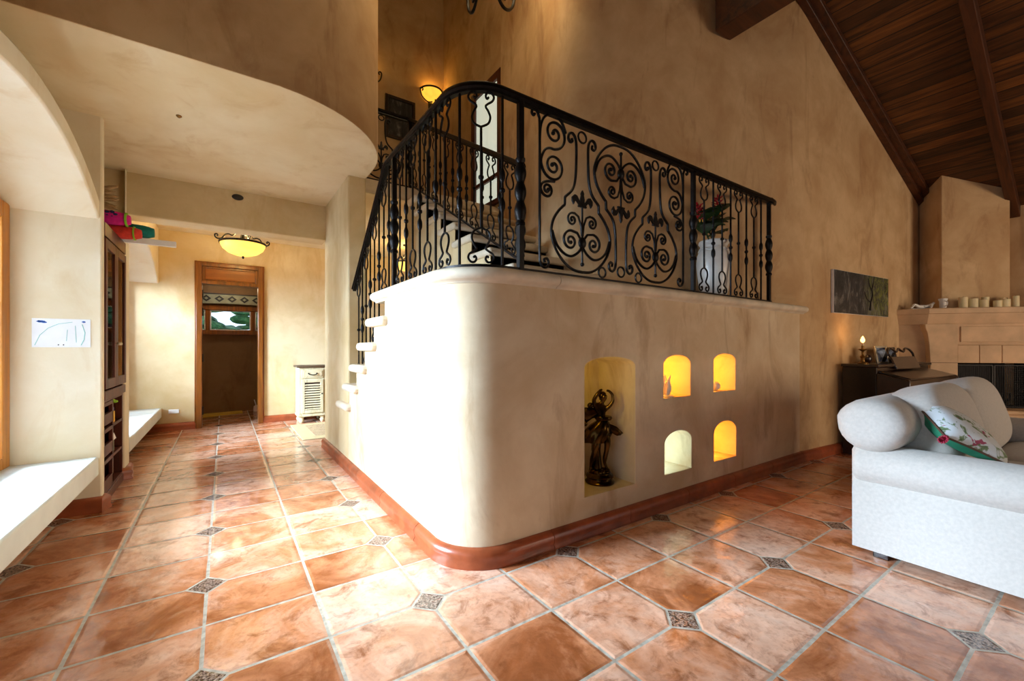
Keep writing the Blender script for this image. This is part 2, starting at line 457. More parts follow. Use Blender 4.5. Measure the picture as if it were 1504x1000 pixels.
hood('wall_bay', 1.93, 4.28, 2.15, 2.445, lambda n: segarc(1.93, 4.28, 2.29, 2.562, n-1), -.76)
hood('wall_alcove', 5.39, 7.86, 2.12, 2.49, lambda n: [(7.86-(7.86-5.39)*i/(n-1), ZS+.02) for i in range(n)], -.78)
struct(MB().box(-1.26, -.764, 1.93, 4.285, .262, .40).build('trim_4', 'bench', bevel=.012))
struct(MB().box(-1.26, -.745, 5.39, 7.86, .20, .335).build('trim_5', 'bench', bevel=.012))
struct(MB().box(-1.26, -1.22, 4.35, 5.17, 0, ZS).build('wall_recess', 'plaster_brown', smooth=0))

# soffit slab, curved upper wall, beam, pillar
edge = [(-1.5, 3.12), (.30, 3.12)]+arc(.22, 4.08, .96, -84, 0, 16)+[(1.18, 4.73)]
edge_in = offset(edge, -.006)
ceil_poly = edge_in+[(1.75, 4.73), (3.2, 4.73), (3.2, 8.0), (-1.5, 8.0)]
struct(MB().prism(ceil_poly, ZS, ZG).build('ceiling_hall', 'plaster_lit_soffit'))
struct(MB().prism(edge+offset(edge, -.18)[::-1], ZS+.001, TOP).build('wall_upper', 'plaster_old', smooth=60))
struct(MB().box(-1.26, 1.02, 5.47, 5.74, 2.495, ZS+.01).build('trim_6', 'plaster', bevel=.012))
struct(MB().box(U0, 1.181, 4.346, 5.52, 0, ZS+.01).build('wall_pillar', 'plaster', bevel=.015))
# hall end wall with its doorway
wb = MB().box(-1.45, 4.2, 7.85, 8.0, 0, ZS+.02).build('wall_hall', 'plaster')
cut(wb, [MB().box(-.30, .462, 7.7, 8.2, -.1, 2.44).build('cutter', 'plaster')]); struct(wb)
struct(MB().box(4.2, 4.35, 4.4, 8.0, 0, ZS).build('wall_foyer', 'plaster', smooth=0))
struct(MB().box(2.95, 4.2, 4.5, 4.62, 0, ZS).build('wall_stairback', 'plaster', smooth=0))
struct(MB().box(3.2, 4.35, 4.62, 8.0, ZS, ZG).build('ceiling_foyer', 'plaster', smooth=0))
# upper hall beyond the gallery
struct(MB().box(-1.4, 4.4, 6.3, 6.45, ZG, TOP).build('wall_gallery', 'plaster_old', smooth=0))
struct(MB().box(2.95, 3.1, 4.5, 6.3, ZG, TOP).build('wall_gallery_side', 'plaster_old', smooth=0))
# back room seen through the door
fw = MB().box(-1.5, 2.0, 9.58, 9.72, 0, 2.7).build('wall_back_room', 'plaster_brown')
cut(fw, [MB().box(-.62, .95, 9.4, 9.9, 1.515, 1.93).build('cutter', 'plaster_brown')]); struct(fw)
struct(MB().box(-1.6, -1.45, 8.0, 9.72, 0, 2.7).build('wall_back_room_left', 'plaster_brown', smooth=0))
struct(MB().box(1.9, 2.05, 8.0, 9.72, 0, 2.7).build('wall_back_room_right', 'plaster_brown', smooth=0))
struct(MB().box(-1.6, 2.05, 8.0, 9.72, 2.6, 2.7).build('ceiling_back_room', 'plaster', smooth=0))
# living room
struct(MB().box(8.64, 8.85, -4.2, 1.75, 0, 4.2).build('wall_right', 'plaster_old', smooth=0))
rw = MB().box(-1.45, 8.85, -4.35, -4.2, 0, TOP).build('wall_rear', 'plaster')
cut(rw, [MB().box(4.9, 7.9, -4.5, -4.0, .5, 2.5).build('cutter', 'plaster')]); struct(rw)
struct(MB().box(-1.5, 3.4, -4.3, 8.0, TOP, TOP+.1).build('ceiling_upper', 'roof', smooth=0))
struct(MB().box(3.3, 3.4, -4.3, 2.5, 5.55, TOP+.1).build('wall_clerestory', 'plaster_old', smooth=0))
# sloped plank ceiling, modelled flat and tilted
SL = math.atan(.51)
RO = Vector((4.977, 0, 4.939))
def roof_obj(mb, name, mat, kind=True, bevel=0):
    o = mb.build(name, mat, smooth=0, bevel=bevel); o.location = RO; o.rotation_euler = (0, SL, 0)
    return struct(o) if kind else o
roof_obj(MB().box(-2.0, 4.6, -4.3, 2.7, 0, .12), 'ceiling_slope', 'roof')
def rafter(v, w, h, lab=None):
    return roof_obj(MB().box(-2.0, 4.6, v-w/2, v+w/2, -h, .01), 'trim_7', 'rafter', bevel=.008)
for v, w, h in ((.86, .10, .13), (-.25, .10, .13), (-1.4, .1, .13), (-2.5, .1, .13)): rafter(v, w, h)
# barge board following the slightly turned gable wall
ta = -math.atan(math.tan(R(5)))
bb = MB()
g0, g1 = Vector((4.4, 2.06)), Vector((8.7, 1.645))
for z0, z1, o0, o1 in ((-.105, .02, .0, .075), (-.06, .02, .06, .15)):
    ring = []
    for g in (Vector((4.6, 2.004)), Vector((5.05, 1.965)), g1):
        zz = 4.939-.51*(g.x-4.977)
        ring.append([(g.x-.087*o0, g.y-o0, zz+z0), (g.x-.087*o1, g.y-o1, zz+z0), (g.x-.087*o1, g.y-o1, zz+z1), (g.x-.087*o0, g.y-o0, zz+z1)])
    bb.loft(ring)
struct(bb.build('trim_8', 'rafter', bevel=.006))
tb = MB().box(3.90, 4.14, -4.2, 2.25, 4.245, 4.60).build('trim_9', 'rafter', bevel=.01); struct(tb)

# ------------------------------------------------------------------ baseboards
BP = [(0, 0), (.040, 0), (.042, .014), (.034, .03), (.040, .055), (.040, .075), (.030, .092), (.012, .105), (0, .108)]
def baseboard(name, path, joints=True):
    return struct(MB().sweep([(x, y, 0) for x, y in path], BP).build(name, 'base', smooth=50))
bpath = [(U0, 5.52), (U0, 4.2), (U0, 3.0)]+arc(U0+RC, V0+RC, RC, 180, 270, 16)+[(2.2, V0), (3.4, V0), (4.9, V0), (5.05, V0), (5.4, 1.934), (6.6, 1.829), (8.64, 1.65)]
# travel runs from the hall to the right, so "right of travel" faces the rooms
segs = [[(U0, 5.52), (U0, 4.8), (U0, 4.602)], [(U0, 4.598), (U0, 3.902)], [(U0, 3.898), (U0, 3.202)], [(U0, 3.198), (U0, 2.502)], [(U0, 2.498), (U0, 2.4)]+arc(U0+RC, V0+RC, RC, 180, 270, 16)+[(1.618, V0)]]
segs += [[(1.622+.68*k, V0), (1.622+.68*k+.3, V0), (1.622+.68*k+.676, V0)] for k in range(5)]+[[(5.022, V0), (5.05, V0), (5.4, 1.934), (5.7, 1.908)], [(5.704, 1.908), (6.6, 1.829), (8.64, 1.65)]]
for q in segs: baseboard('baseboard_stair', q)
baseboard('baseboard_hall', [(-.78, 7.85), (-.352, 7.85)])
baseboard('baseboard_hall_right', [(.515, 7.85), (4.2, 7.85)])
baseboard('baseboard_bay', [(-1.25, 1.93), (-1.25, 4.28), (-.745, 4.28), (-.745, 4.352)])
baseboard('baseboard_pier', [(-.775, 5.165), (-.75, 5.165), (-.75, 5.39), (-1.25, 5.39), (-1.25, 7.85), (-.78, 7.85)])

# ------------------------------------------------------------------ staircase
st = thing('staircase', 'pale plaster staircase with rounded stone treads turning at the landing', 'staircase', (1.4, 3.2, 0))
RV = [3.202+.277*k for k in range(9)]
TZ = [ZL-.197*(k+1) for k in range(8)]
prof = [(3.2, 0), (3.2, TZ[0]-.07), (RV[1], TZ[0]-.07)]
for k in range(1, 4): prof += [(RV[k], TZ[k]-.07), (RV[k+1], TZ[k]-.07)]
prof += [(RV[4], TZ[4]-.07), (4.345, TZ[4]-.07), (4.345, 0)]
MB().prism(prof, U0, 1.745, 'x').build('lower_flight', 'plaster_stair', st)
prof = [(4.345, 0), (4.345, TZ[4]-.07), (RV[5], TZ[4]-.07), (RV[5], TZ[5]-.07), (RV[6], TZ[5]-.07), (RV[6], TZ[6]-.07), (RV[7], TZ[6]-.07), (RV[7], 0)]
MB().prism(prof, 1.182, 1.745, 'x').build('lower_flight', 'plaster_stair', st)
for k in range(6):
    MB().box(U0-.055 if k < 5 else 1.185, 1.74, RV[k]-.07, RV[k+1]+.10, TZ[k]-.072, TZ[k]).build('tread', 'stone', st, bevel=.03)
# landing slab with a bullnose along its outer edge
lp = [(U0, 3.41)]+[(U0, 3.0)]+arc(U0+RC, V0+RC, RC, 180, 270, 16)+[(3.0, V0), (5.09, V0-.004)]
BN = [(-.05, 0), (.030, 0), (.050, -.018), (.054, -.036), (.048, -.054), (.030, -.066), (.012, -.072), (.006, -.082), (-.05, -.082)]
lps = [[(U0, 3.41), (U0, 3.0), (U0, 2.622)], [(U0, 2.618), (U0, 2.4)]+arc(U0+RC, V0+RC, RC, 180, 270, 16)+[(1.658, V0)], [(1.662, V0), (2.4, V0), (3.298, V0)], [(3.302, V0), (4.2, V0), (5.09, V0-.004)]]
for q in lps: MB().sweep([(x, y, ZL) for x, y in q], BN).build('landing_edge', 'stone', st, smooth=50)
MB().prism([(U0, 3.40)]+lp[1:-1]+[(5.0, V0+.04), (4.5, 2.2), (3.9, 2.4), (3.3, 2.56), (2.8, 2.7), (2.75, 3.0), (1.78, 3.0), (1.78, 3.40)], ZL-.075, ZL-.004).build('landing', 'stone', st)
# skirting of the landing along the curved wall
sk = [p for p in gw if p[0] < 4.99 and p[1] < 2.75 and p[0] > 2.5]
MB().sweep([(x, y, ZL) for x, y in sk[::-1]], [(-.02, 0), (.022, 0), (.022, .07), (.016, .085), (.022, .10), (.016, .125), (-.02, .125)]).build('landing_skirting', 'plaster_old', st, smooth=50)
# upper flight
UV = [2.55+.311*k for k in range(8)]
UZ = [ZL+.17625*(k+1) for k in range(8)]
prof = [(2.56, 1.5)]
for k in range(7): prof += [(UV[k], UZ[k]-.06), (UV[k+1], UZ[k]-.06)]
prof += [(4.74, UZ[6]-.06), (4.74, 1.5)]
MB().prism(prof, 1.745, 2.6, 'x').build('upper_flight', 'plaster', st)
MB().box(1.75, 2.6, 2.9, 4.73, 0, 1.51).build('flight_base', 'plaster', st, smooth=0)
for k in range(7):
    uw = (2.62, 2.6, 2.68, 2.76, 2.84, 2.9, 2.92)[k]
    MB().box(1.705, uw, UV[k]-.05, UV[k]+.32, UZ[k]-.06, UZ[k]).build('tread', 'stone', st, bevel=.022)
    MB().box(1.75, uw, UV[k]+.0, UV[k]+.32, ZL, UZ[k]-.05).build('riser', 'stone', st, smooth=0)
MB().box(1.15, 3.15, 4.70, 4.80, ZS+.01, ZG+.012).build('gallery_edge', 'stone', st, bevel=.02)

# ------------------------------------------------------------------ wrought iron railings
RT = 2.675                     # rail top on the landing
OF = .055                      # set-back of the rail from the wall faces
def frame2(p, t):              # vertical plane through p with horizontal unit direction t -> 3-D
    return lambda s, z: (p[0]+t[0]*s, p[1]+t[1]*s, z)
def strip(mb, pts2, fr, r=.0075, n=6, dn=0): mb.tube([fr(s, z) for s, z in pts2], r, n)

def baluster_twist(par, p, t, z0, z1, mats='iron', r=.0085, basket=.022):
    fr = frame2(p, t); mb = MB(); h = z1-z0
    mb.tube([fr(0, z0), fr(0, z1)], r, 4)
    o = mb.build('baluster', mats, par, smooth=30)
    m2 = MB(); zc = z0+h*.44
    for k in (-1, 0, 1):
        zz = zc+k*.085
        prof = [(r*.9, -.042), (basket*.75, -.018), (basket*.8, 0), (basket*.75, .018), (r*.9, .042)]
        m2.lathe(prof if k else [(r, -.015), (r*2, -.006), (r*2, .006), (r, .015)], fr(0, zz), 8)
    q = m2.build('twist', mats, o, smooth=60); return o
def baluster_loop(par, p, t, z0, z1, slope=0, w=.064, mats='iron'):
    """bar ending above and below in an open oval that splits into two scrolls"""
    fr = frame2(p, t); mb = MB(); h = z1-z0
    a, b = z0+.20, z1-.20
    mb.tube([fr(0, a), fr(0, b)], .0078, 4)
    mb.lathe([(.008, -.014), (.016, -.005), (.016, .005), (.008, .014)], fr(0, (a+b)/2), 8)
    o = mb.build('baluster', mats, par, smooth=30)
    for e, sgn in ((z0, 1), (z1, -1)):
        m2 = MB()
        for sd in (-1, 1):
            sl = slope*sd*w
            pts = [(0, .205), (.62*w, .185), (.80*w, .15), (.62*w, .115), (.40*w, .090), (.60*w, .075), (1.0*w, .058), (1.12*w, .035), (.9*w, .014), (.58*w, .012), (.40*w, .030), (.52*w, .045), (.68*w, .036)]
            cv = catmull([(x*sd, y, 0) for x, y in pts], 4)
            m2.tube([fr(q.x, e+sgn*q.y+slope*q.x) for q in cv], .0068, 5)
        m2.build('scroll', mats, o, smooth=60)
    return o
def newel(par, p, z0, z1, w=.017, rope=True):
    mb = MB().box(p[0]-w, p[0]+w, p[1]-w, p[1]+w, z0, z1)
    o = mb.build('newel_post', 'iron', par, bevel=.003)
    if rope:
        m2 = MB(); zc = z0+(z1-z0)*.47
        prof = [(w, -.20), (w*1.7, -.195), (w*1.7, -.18), (w*1.2, -.17)]
        for i in range(25):
            q = i/24; prof.append((w*(1.25+.85*abs(sin(q*3*PI))), -.165+.33*q))
        prof += [(w*1.2, .17), (w*1.7, .18), (w*1.7, .195), (w, .20)]
        m2.lathe(prof, (p[0], p[1], zc), 12)
        m2.build('rope_knot', 'iron', o, smooth=60)
    return o
def fleur(mb, s, z, k, fr, up=1):
    P = lambda x, y: fr(s+x*k, z+up*y*k)
    def plate(pts, th=.006):
        n = len(pts); f0 = [Vector(P(*q)) for q in pts]; nrm = (f0[1]-f0[0]).cross(f0[n//2]-f0[0]).normalized()*th
        A = [mb.v(q+nrm) for q in f0]; B = [mb.v(q-nrm) for q in f0]
        mb.f(A); mb.f(B[::-1])
        for i in range(n): j = (i+1) % n; mb.f([A[i], A[j], B[j], B[i]])
    plate([(0, -.30), (.16, 0), (.18, .25), (.10, .5), (.13, .62), (0, .85), (-.13, .62), (-.10, .5), (-.18, .25), (-.16, 0)])
    for d in (-1, 1):
        plate([(x*d, y) for x, y in [(.10, -.05), (.30, .12), (.50, .40), (.72, .44), (.92, .25), (.92, .0), (.78, -.22), (.70, -.02), (.56, .08), (.42, -.05), (.30, -.18), (.12, -.20)]])
    plate([(-.36, -.18), (.36, -.18), (.36, -.30), (-.36, -.30)])
def lyre(par, fr, s0, zlo, zhi, inv=False, k=1.0, end=True):
    """pear-shaped outline with a stem, a heart and four spirals inside"""
    Zm = lambda z: (zlo+zhi-z) if inv else z
    g = lambda x, z: fr(s0+x*k, Zm(zlo+(z-1.665)*(zhi-zlo)/.985))
    mb = MB()
    for d in (-1, 1):
        o = [(0, 1.690), (.075, 1.698), (.15, 1.735), (.215, 1.80), (.252, 1.87), (.262, 1.93), (.245, 2.0), (.205, 2.06), (.165, 2.10), (.152, 2.112), (.150, 2.15), (.145, 2.165),
             (.10, 2.205), (.072, 2.25), (.058, 2.32), (.053, 2.42), (.053, 2.52), (.062, 2.565), (.085, 2.588), (.112, 2.58), (.122, 2.55), (.108, 2.528), (.088, 2.535), (.092, 2.555)]
        mb.tube([g(q.x*d, q.y) for q in catmull([(x, y, 0) for x, y in o], 5)], .0092, 6)
        mb.tube([g(q.x*d, q.y) for q in catmull([(0, 1.862, 0), (.04, 1.815, 0), (.10, 1.785, 0), (.165, 1.80, 0), (.222, 1.85, 0), (.256, 1.93, 0)], 5)], .0088, 6)
    out = mb.build('lyre_outline', 'iron', par, smooth=60)
    mb = MB()
    for d in (-1, 1):
        big = [(.012, 1.905), (.045, 1.945), (.095, 1.953)]+spiral(.103, 1.885, .068, .010, PI*.5, -1.55)
        mb.tube([g(x*d, z) for x, z in big], .0086, 6); x, z = big[-1]; mb.ell(g(x*d, z), .013, 5)
        sm = [(.004, 1.93), (.012, 2.0), (.035, 2.055), (.07, 2.072)]+spiral(.088, 2.026, .046, .008, PI*.6, -1.45, 26)
        mb.tube([g(x*d, z) for x, z in sm], .0078, 6); x, z = sm[-1]; mb.ell(g(x*d, z), .010, 5)
    mb.build('inner_scrolls', 'iron', out, smooth=60)
    mb = MB()
    mb.tube([g(0, 1.745), g(0, 2.15)], [.008, .0075], 6); mb.ell(g(0, 1.742), .014, 5)
    mb.ell(g(0, 1.885), (.032, .020, .040), 6)
    fleur(mb, s0, Zm(zlo+(2.150-1.665)*(zhi-zlo)/.985), .098*k, fr, -1 if inv else 1)
    mb.build('fleur_stem', 'iron', out, smooth=50)
    if end:
        mb = MB(); mb.tube([g(.036*cos(a), 2.585+.036*sin(a)) for a in [2*PI*i/14 for i in range(14)]], .007, 6, True)
        mb.build('collar_ring', 'iron', out, smooth=60)

rl = thing('stair_railing', 'black wrought iron railing of the landing and lower flight, with big scroll panel', 'railing', (2.0, 2.0, ZL))
A_ = U0+OF; B_ = V0+OF; rr = RC-OF
rail_path = [(A_, 4.33, 1.80), (A_, 3.80, 2.255), (A_, 3.335, RT-.01), (A_, 3.27, RT)]+[(A_, v, RT) for v in (3.0, 2.6)]+[(x, y, RT) for x, y in arc(U0+RC, V0+RC, rr, 180, 270, 18)]+[(2.2, B_, RT), (3.2, B_, RT), (4.53, B_, RT)]
cap = [(-.030, -.018), (-.026, .0), (-.016, .014), (.016, .014), (.026, .0), (.030, -.018), (.016, -.024), (.016, -.038), (-.016, -.038), (-.016, -.024)]
MB().sweep(rail_path, cap).build('handrail', 'iron', rl, smooth=40)
lo = [(A_, 3.30, ZL+.022)]+[(A_, 2.6, ZL+.022)]+[(x, y, ZL+.022) for x, y in arc(U0+RC, V0+RC, rr, 180, 270, 18)]+[(2.2, B_, ZL+.022), (3.2, B_, ZL+.022), (4.50, B_, ZL+.022)]
MB().sweep(lo, [(-.012, -.008), (.012, -.008), (.012, .008), (-.012, .008)]).build('bottom_bar', 'iron', rl, smooth=0)
MB().tube([(4.50, B_, RT), (4.60, B_+.01, RT-.002), (4.64, B_+.02, RT-.015)], [.026, .022, .012], 8).build('rail_end', 'iron', rl, smooth=60)
zb, zt = ZL+.03, RT-.03
for p in ((A_, 3.147), (1.438, B_), (3.179, B_), (4.465, B_)): newel(rl, p, ZL+.0, RT-.02, .017 if p[0] < 3 else .016)
# bays between the hall newel and the panel newel, following the curve
path = [Vector((A_, 3.147)), Vector((A_, V0+RC))]+[Vector(q) for q in arc(U0+RC, V0+RC, rr, 180, 270, 24)]+[Vector((1.438, B_))]
def along(d):
    for a, b in zip(path, path[1:]):
        l = (b-a).length
        if d <= l and l > 0: return a+(b-a)*(d/l), (b-a).normalized()
        d -= l
    return path[-1], Vector((1, 0))
tot = sum((b-a).length for a, b in zip(path, path[1:]))
nb = 11
for i in range(1, nb):
    p, t = along(tot*i/nb)
    if i % 2: baluster_loop(rl, p, t, zb, zt)
    else: baluster_twist(rl, p, t, zb, zt)
for i, u in enumerate((3.336, 3.475, 3.615, 3.755, 3.89, 4.03, 4.169, 4.307)):
    (baluster_twist if i % 2 else baluster_loop)(rl, (u, B_), (1, 0), zb, zt)
# along the lower flight
for i in range(8):
    v = 3.03+.0; v = 3.27+.128*i
    zr = RT-.05 if v < 3.3 else RT-.045-(v-3.30)*.85
    zstep = ZL if v < 3.40 else TZ[min(6, max(0, int((v-.115-3.202)/.277)))]
    (baluster_loop if i % 2 else baluster_twist)(rl, (A_, v), (0, 1), zstep, zr, **({'slope': -.0} if i % 2 else {}))
# scroll panel
fr = frame2((0, B_), (1, 0))
lyre(rl, fr, 1.935, ZL+.03, RT-.035); lyre(rl, fr, 2.307, ZL+.03, RT-.035, True); lyre(rl, fr, 2.690, ZL+.03, RT-.035)
for mir in (0, 1):
    X = (lambda s: 4.622-s) if mir else (lambda s: s)
    mb = MB(); f2 = lambda s, z: fr(X(s), z)
    bar = [(1.545, 2.612), (1.535, 2.60), (1.522, 2.612), (1.528, 2.634), (1.553, 2.638), (1.573, 2.61), (1.582, 2.55), (1.582, 2.2), (1.582, 1.78), (1.588, 1.72), (1.61, 1.695), (1.64, 1.70), (1.652, 1.728), (1.638, 1.75), (1.617, 1.742), (1.622, 1.724)]
    mb.tube([f2(q.x, q.y) for q in catmull([(a, b, 0) for a, b in bar], 5)], .0088, 6)
    o = mb.build('side_bar', 'iron', rl, smooth=60)
    up_sp = spiral(1.700, 2.535, .098, .012, -PI/2, 1.75, 40); lo_sp = spiral(1.690, 2.330, .098, .012, PI, 1.9, 40)
    sm_sp = spiral(1.640, 2.176, .052, .010, PI, 1.5, 30)
    for pts, ends in ((lo_sp[::-2]+[(1.600, 2.375), (1.625, 2.418), (1.662, 2.436)]+up_sp[::2], (up_sp[-1], lo_sp[-1])),
                      ([(1.700, 2.236), (1.65, 2.228), (1.605, 2.21)]+sm_sp[::2], (sm_sp[-1],)),
                      ([(1.583, 2.47), (1.592, 2.56), (1.625, 2.622), (1.69, 2.650), (1.755, 2.626), (1.793, 2.56)], ())):
        m2 = MB(); m2.tube([f2(q.x, q.y) for q in catmull([(a, b, 0) for a, b in pts], 3)], .0086, 6)
        for e in ends: m2.ell(f2(*e), .014, 5)
        m2.build('side_scroll', 'iron', o, smooth=60)
for s in (2.12, 2.495):
    mb = MB(); mb.tube([fr(s+.034*cos(2*PI*i/14), 1.712+.034*sin(2*PI*i/14)) for i in range(14)], .007, 6, True); mb.build('collar_ring', 'iron', rl, smooth=60)

# railing of the upper flight and the gallery
r2 = thing('gallery_railing', 'black wrought iron railing climbing the inner flight to the upper gallery', 'railing', (1.8, 3.6, 2.5))
C_ = 1.80
z2 = lambda v: 2.56+(v-2.53)*.594
MB().sweep([(C_, 2.50, z2(2.5)), (C_, 3.6, z2(3.6)), (C_, 4.72, z2(4.72)), (C_-.02, 4.77, 3.885), (C_-.10, 4.785, 3.89), (1.2, 4.785, 3.89), (.9, 4.785, 3.89)], cap).build('handrail', 'iron', r2, smooth=40)
MB().sweep([(C_, 2.56, ZL+.22), (C_, 4.72, ZL+.22+2.16*.575)], [(-.012, -.008), (.012, -.008), (.012, .008), (-.012, .008)]).build('bottom_bar', 'iron', r2, smooth=0)
newel(r2, (C_, 2.53), ZL, z2(2.53)-.01, .020); newel(r2, (C_, 4.76), ZG, 3.88, .018)
for i in range(1, 16):
    v = 2.53+.139*i
    k = max(0, min(6, int((v-2.50)/.311)))
    zlow = ZL+.225+(v-2.56)*.575
    if i % 2: baluster_loop(r2, (C_, v), (0, 1), zlow, z2(v)-.03, slope=.585)
    else: baluster_twist(r2, (C_, v), (0, 1), zlow, z2(v)-.03)
fg = frame2((0, 4.785), (1, 0))
lyre(r2, fg, 1.47, ZG+.05, 3.86, False, .85)
for u in (1.72, 1.20, 1.10): baluster_twist(r2, (u, 4.785), (1, 0), ZG, 3.87)
MB().sweep([(.9, 4.785, ZG+.04), (C_, 4.785, ZG+.04)], [(-.012, -.008), (.012, -.008), (.012, .008), (-.012, .008)]).build('bottom_bar', 'iron', r2, smooth=0)

# ------------------------------------------------------------------ windows and doors
def window(name, u0, u1, v0, v1, z0, z1, bars, w=.11, pane_u=None):
    mb = MB()
    mb.box(u0, u1, v0, v0+w, z0, z1).box(u0, u1, v1-w, v1, z0, z1).box(u0, u1, v0+w, v1-w, z1-w, z1).box(u0, u1, v0+w, v1-w, z0, z0+w*.7)
    for b in bars: mb.box(u0-.03, u1-.03, b-.035, b+.035, z0+w*.7, z1-w)
    f = struct(mb.build(name, 'win_wood', bevel=.006))
    m2 = MB().box((u0+u1)/2-.06, (u0+u1)/2-.055, v0+.02, v1-.02, z0+.02, z1-.02)
    m2.build('pane', 'glass', f, smooth=0); return f
window('window_1', -1.30, -1.197, 1.97, 4.27, .40, 2.17, ())
window('window_2', -1.30, -1.197, 5.43, 7.82, .335, 2.16, (6.2, 7.0))
window('window_3', -1.30, -1.197, -1.15, 1.35, .40, 2.17, (-.3, .5))
window('window_4', -1.30, -1.197, -3.95, -1.45, .40, 2.17, (-3.1, -2.3))

rwn = MB().box(4.9, 5.0, -4.33, -4.2, .5, 2.5).box(7.8, 7.9, -4.33, -4.2, .5, 2.5).box(5.0, 7.8, -4.33, -4.2, 2.4, 2.5).box(5.0, 7.8, -4.33, -4.2, .5, .6).box(6.36, 6.44, -4.31, -4.22, .6, 2.4)
rwf = struct(rwn.build('fill_window', 'win_wood', bevel=.006))  # unseen rear window, added to let warm light reach gable and fireplace
MB().box(4.95, 7.85, -4.27, -4.265, .55, 2.45).build('pane', 'glass', rwf, smooth=0)
d = MB()
d.box(-.348, -.276, 7.80, 8.03, 0, 2.48).box(.445, .511, 7.80, 8.03, 0, 2.48).box(-.276, .445, 7.80, 8.03, 2.43, 2.48).box(-.276, .445, 7.80, 8.03, 2.165, 2.215)
d.box(-.366, -.348, 7.815, 7.86, 0, 2.498).box(.511, .53, 7.815, 7.86, 0, 2.498).box(-.366, .53, 7.815, 7.86, 2.48, 2.50)
d.box(-.276, -.235, 7.83, 7.87, 2.215, 2.43).box(.404, .445, 7.83, 7.87, 2.215, 2.43).box(-.235, .404, 7.83, 7.87, 2.40, 2.43).box(-.235, .404, 7.83, 7.87, 2.215, 2.24)
dr = struct(d.build('door_1', 'door_wood', bevel=.006))
MB().box(-.25, .42, 7.85, 7.885, 2.22, 2.42).build('transom_panel', 'door_panel', dr, smooth=0)
for z in (.25, 1.05, 1.75, 2.02): MB().box(-.278, -.262, 7.90, 8.00, z-.06, z+.06).build('hinge', 'dark', dr, smooth=0)

# window, valance and lights of the back room
wf = MB()
wf.box(-.68, -.60, 9.50, 9.62, 1.46, 1.98).box(.93, 1.01, 9.50, 9.62, 1.46, 1.98).box(-.60, .93, 9.50, 9.62, 1.90, 1.99).box(-.60, .93, 9.50, 9.62, 1.45, 1.53)
wf.box(-.285, -.215, 9.51, 9.62, 1.53, 1.90).box(.42, .49, 9.51, 9.62, 1.53, 1.90)
w2 = struct(wf.build('window_5', 'door_wood', bevel=.005))
MB().box(-.60, .93, 9.64, 9.645, 1.5, 1.95).build('pane', 'glass', w2, smooth=0)
wt = MB()
for a, b in ((-.60, -.285), (-.215, .42), (.49, .93)):
    wt.box(a, a+.018, 9.52, 9.60, 1.53, 1.90).box(b-.018, b, 9.52, 9.60, 1.53, 1.90).box(a, b, 9.52, 9.60, 1.53, 1.546).box(a, b, 9.52, 9.60, 1.884, 1.90)
wt.build('sash', 'white', w2, smooth=0)
va = thing('window_valance', 'sage valance with dark diamond pattern above the back room window', 'valance', (.15, 9.46, 2.05))
vp = [(-.75, 2.20), (1.05, 2.20)]+[(1.05-1.8*i/16, 1.985+.035*sin(PI*i/16)) for i in range(17)]
MB().prism(vp, 9.44, 9.475, 'y').build('cloth', 'sage', va, bevel=.004)
vd = MB()
for k in range(9):
    x = -.66+.195*k
    vd.prism([(x-.075, 2.105), (x, 2.045), (x+.075, 2.105), (x, 2.165)], 9.432, 9.44, 'y')
vd.build('diamond_pattern', 'dark', va, smooth=0)
vd = MB()
for k in range(9):
    x = -.66+.195*k
    vd.prism([(x-.032, 2.105), (x, 2.08), (x+.032, 2.105), (x, 2.13)], 9.428, 9.433, 'y')
vd.build('diamond_centre', 'sage', va, smooth=0)
vb = MB().box(-.75, 1.05, 9.432, 9.44, 2.185, 2.205); vb.build('top_border', 'dark', va, smooth=0)
bl = thing('ceiling_light', 'two glowing glass shades on the ceiling of the room past the door', 'ceiling light', (.05, 9.0, 2.6))
MB().lathe([(.06, -.001), (.06, -.03), (.02, -.04)], (.05, 9.0, 2.6)).build('canopy', 'iron', bl)
MB().tube([(-.14, 9.0, 2.545), (.24, 9.0, 2.545)], .012).tube([(.05, 9.0, 2.545), (.05, 9.0, 2.6)], .012).build('bar', 'iron', bl)
for x, mt in ((-.10, 'coolbulb'), (.19, 'bowl')):
    MB().lathe([(.03, 0), (.05, -.03), (.085, -.10), (.095, -.14), (.085, -.14), (.04, -.02)], (x, 9.0, 2.535), 16).build('shade', mt, bl)
tag(MB().prism([(-.36, 9.02), (.28, 9.22), (.28, 9.50), (-.36, 9.42)], 0, .014).build('floor_mat', 'yellow', smooth=0, bevel=.004), 'flat yellow mat on the dark floor beyond the doorway', 'mat')
wd = thing('toilet_brush', 'little white brush handle against wall in the room past the door', 'brush', (.50, 9.36, 0))
MB().lathe([(.045, 0), (.05, .02), (.04, .10), (.015, .11)], (.50, 9.36, 0), 14).build('holder', 'white', wd)
MB().tube([(.50, 9.36, .10), (.47, 9.36, .22)], .010).build('handle', 'white', wd)

# window of the gallery side wall
g = MB().box(2.90, 2.96, 4.52, 4.60, 3.08, 4.78).box(2.90, 2.96, 5.19, 5.29, 3.08, 4.78).box(2.90, 2.96, 4.60, 5.19, 4.68, 4.78).box(2.90, 2.96, 4.60, 5.19, 3.08, 3.14).box(2.90, 2.96, 4.60, 5.19, 3.42, 3.47)
gf = struct(g.build('window_6', 'mahog', bevel=.006))
MB().box(2.935, 2.945, 4.60, 5.19, 3.14, 4.68).build('pane', emit('daylit_frosted_pane', (.78, .86, .72, 1), .42), gf, smooth=0)

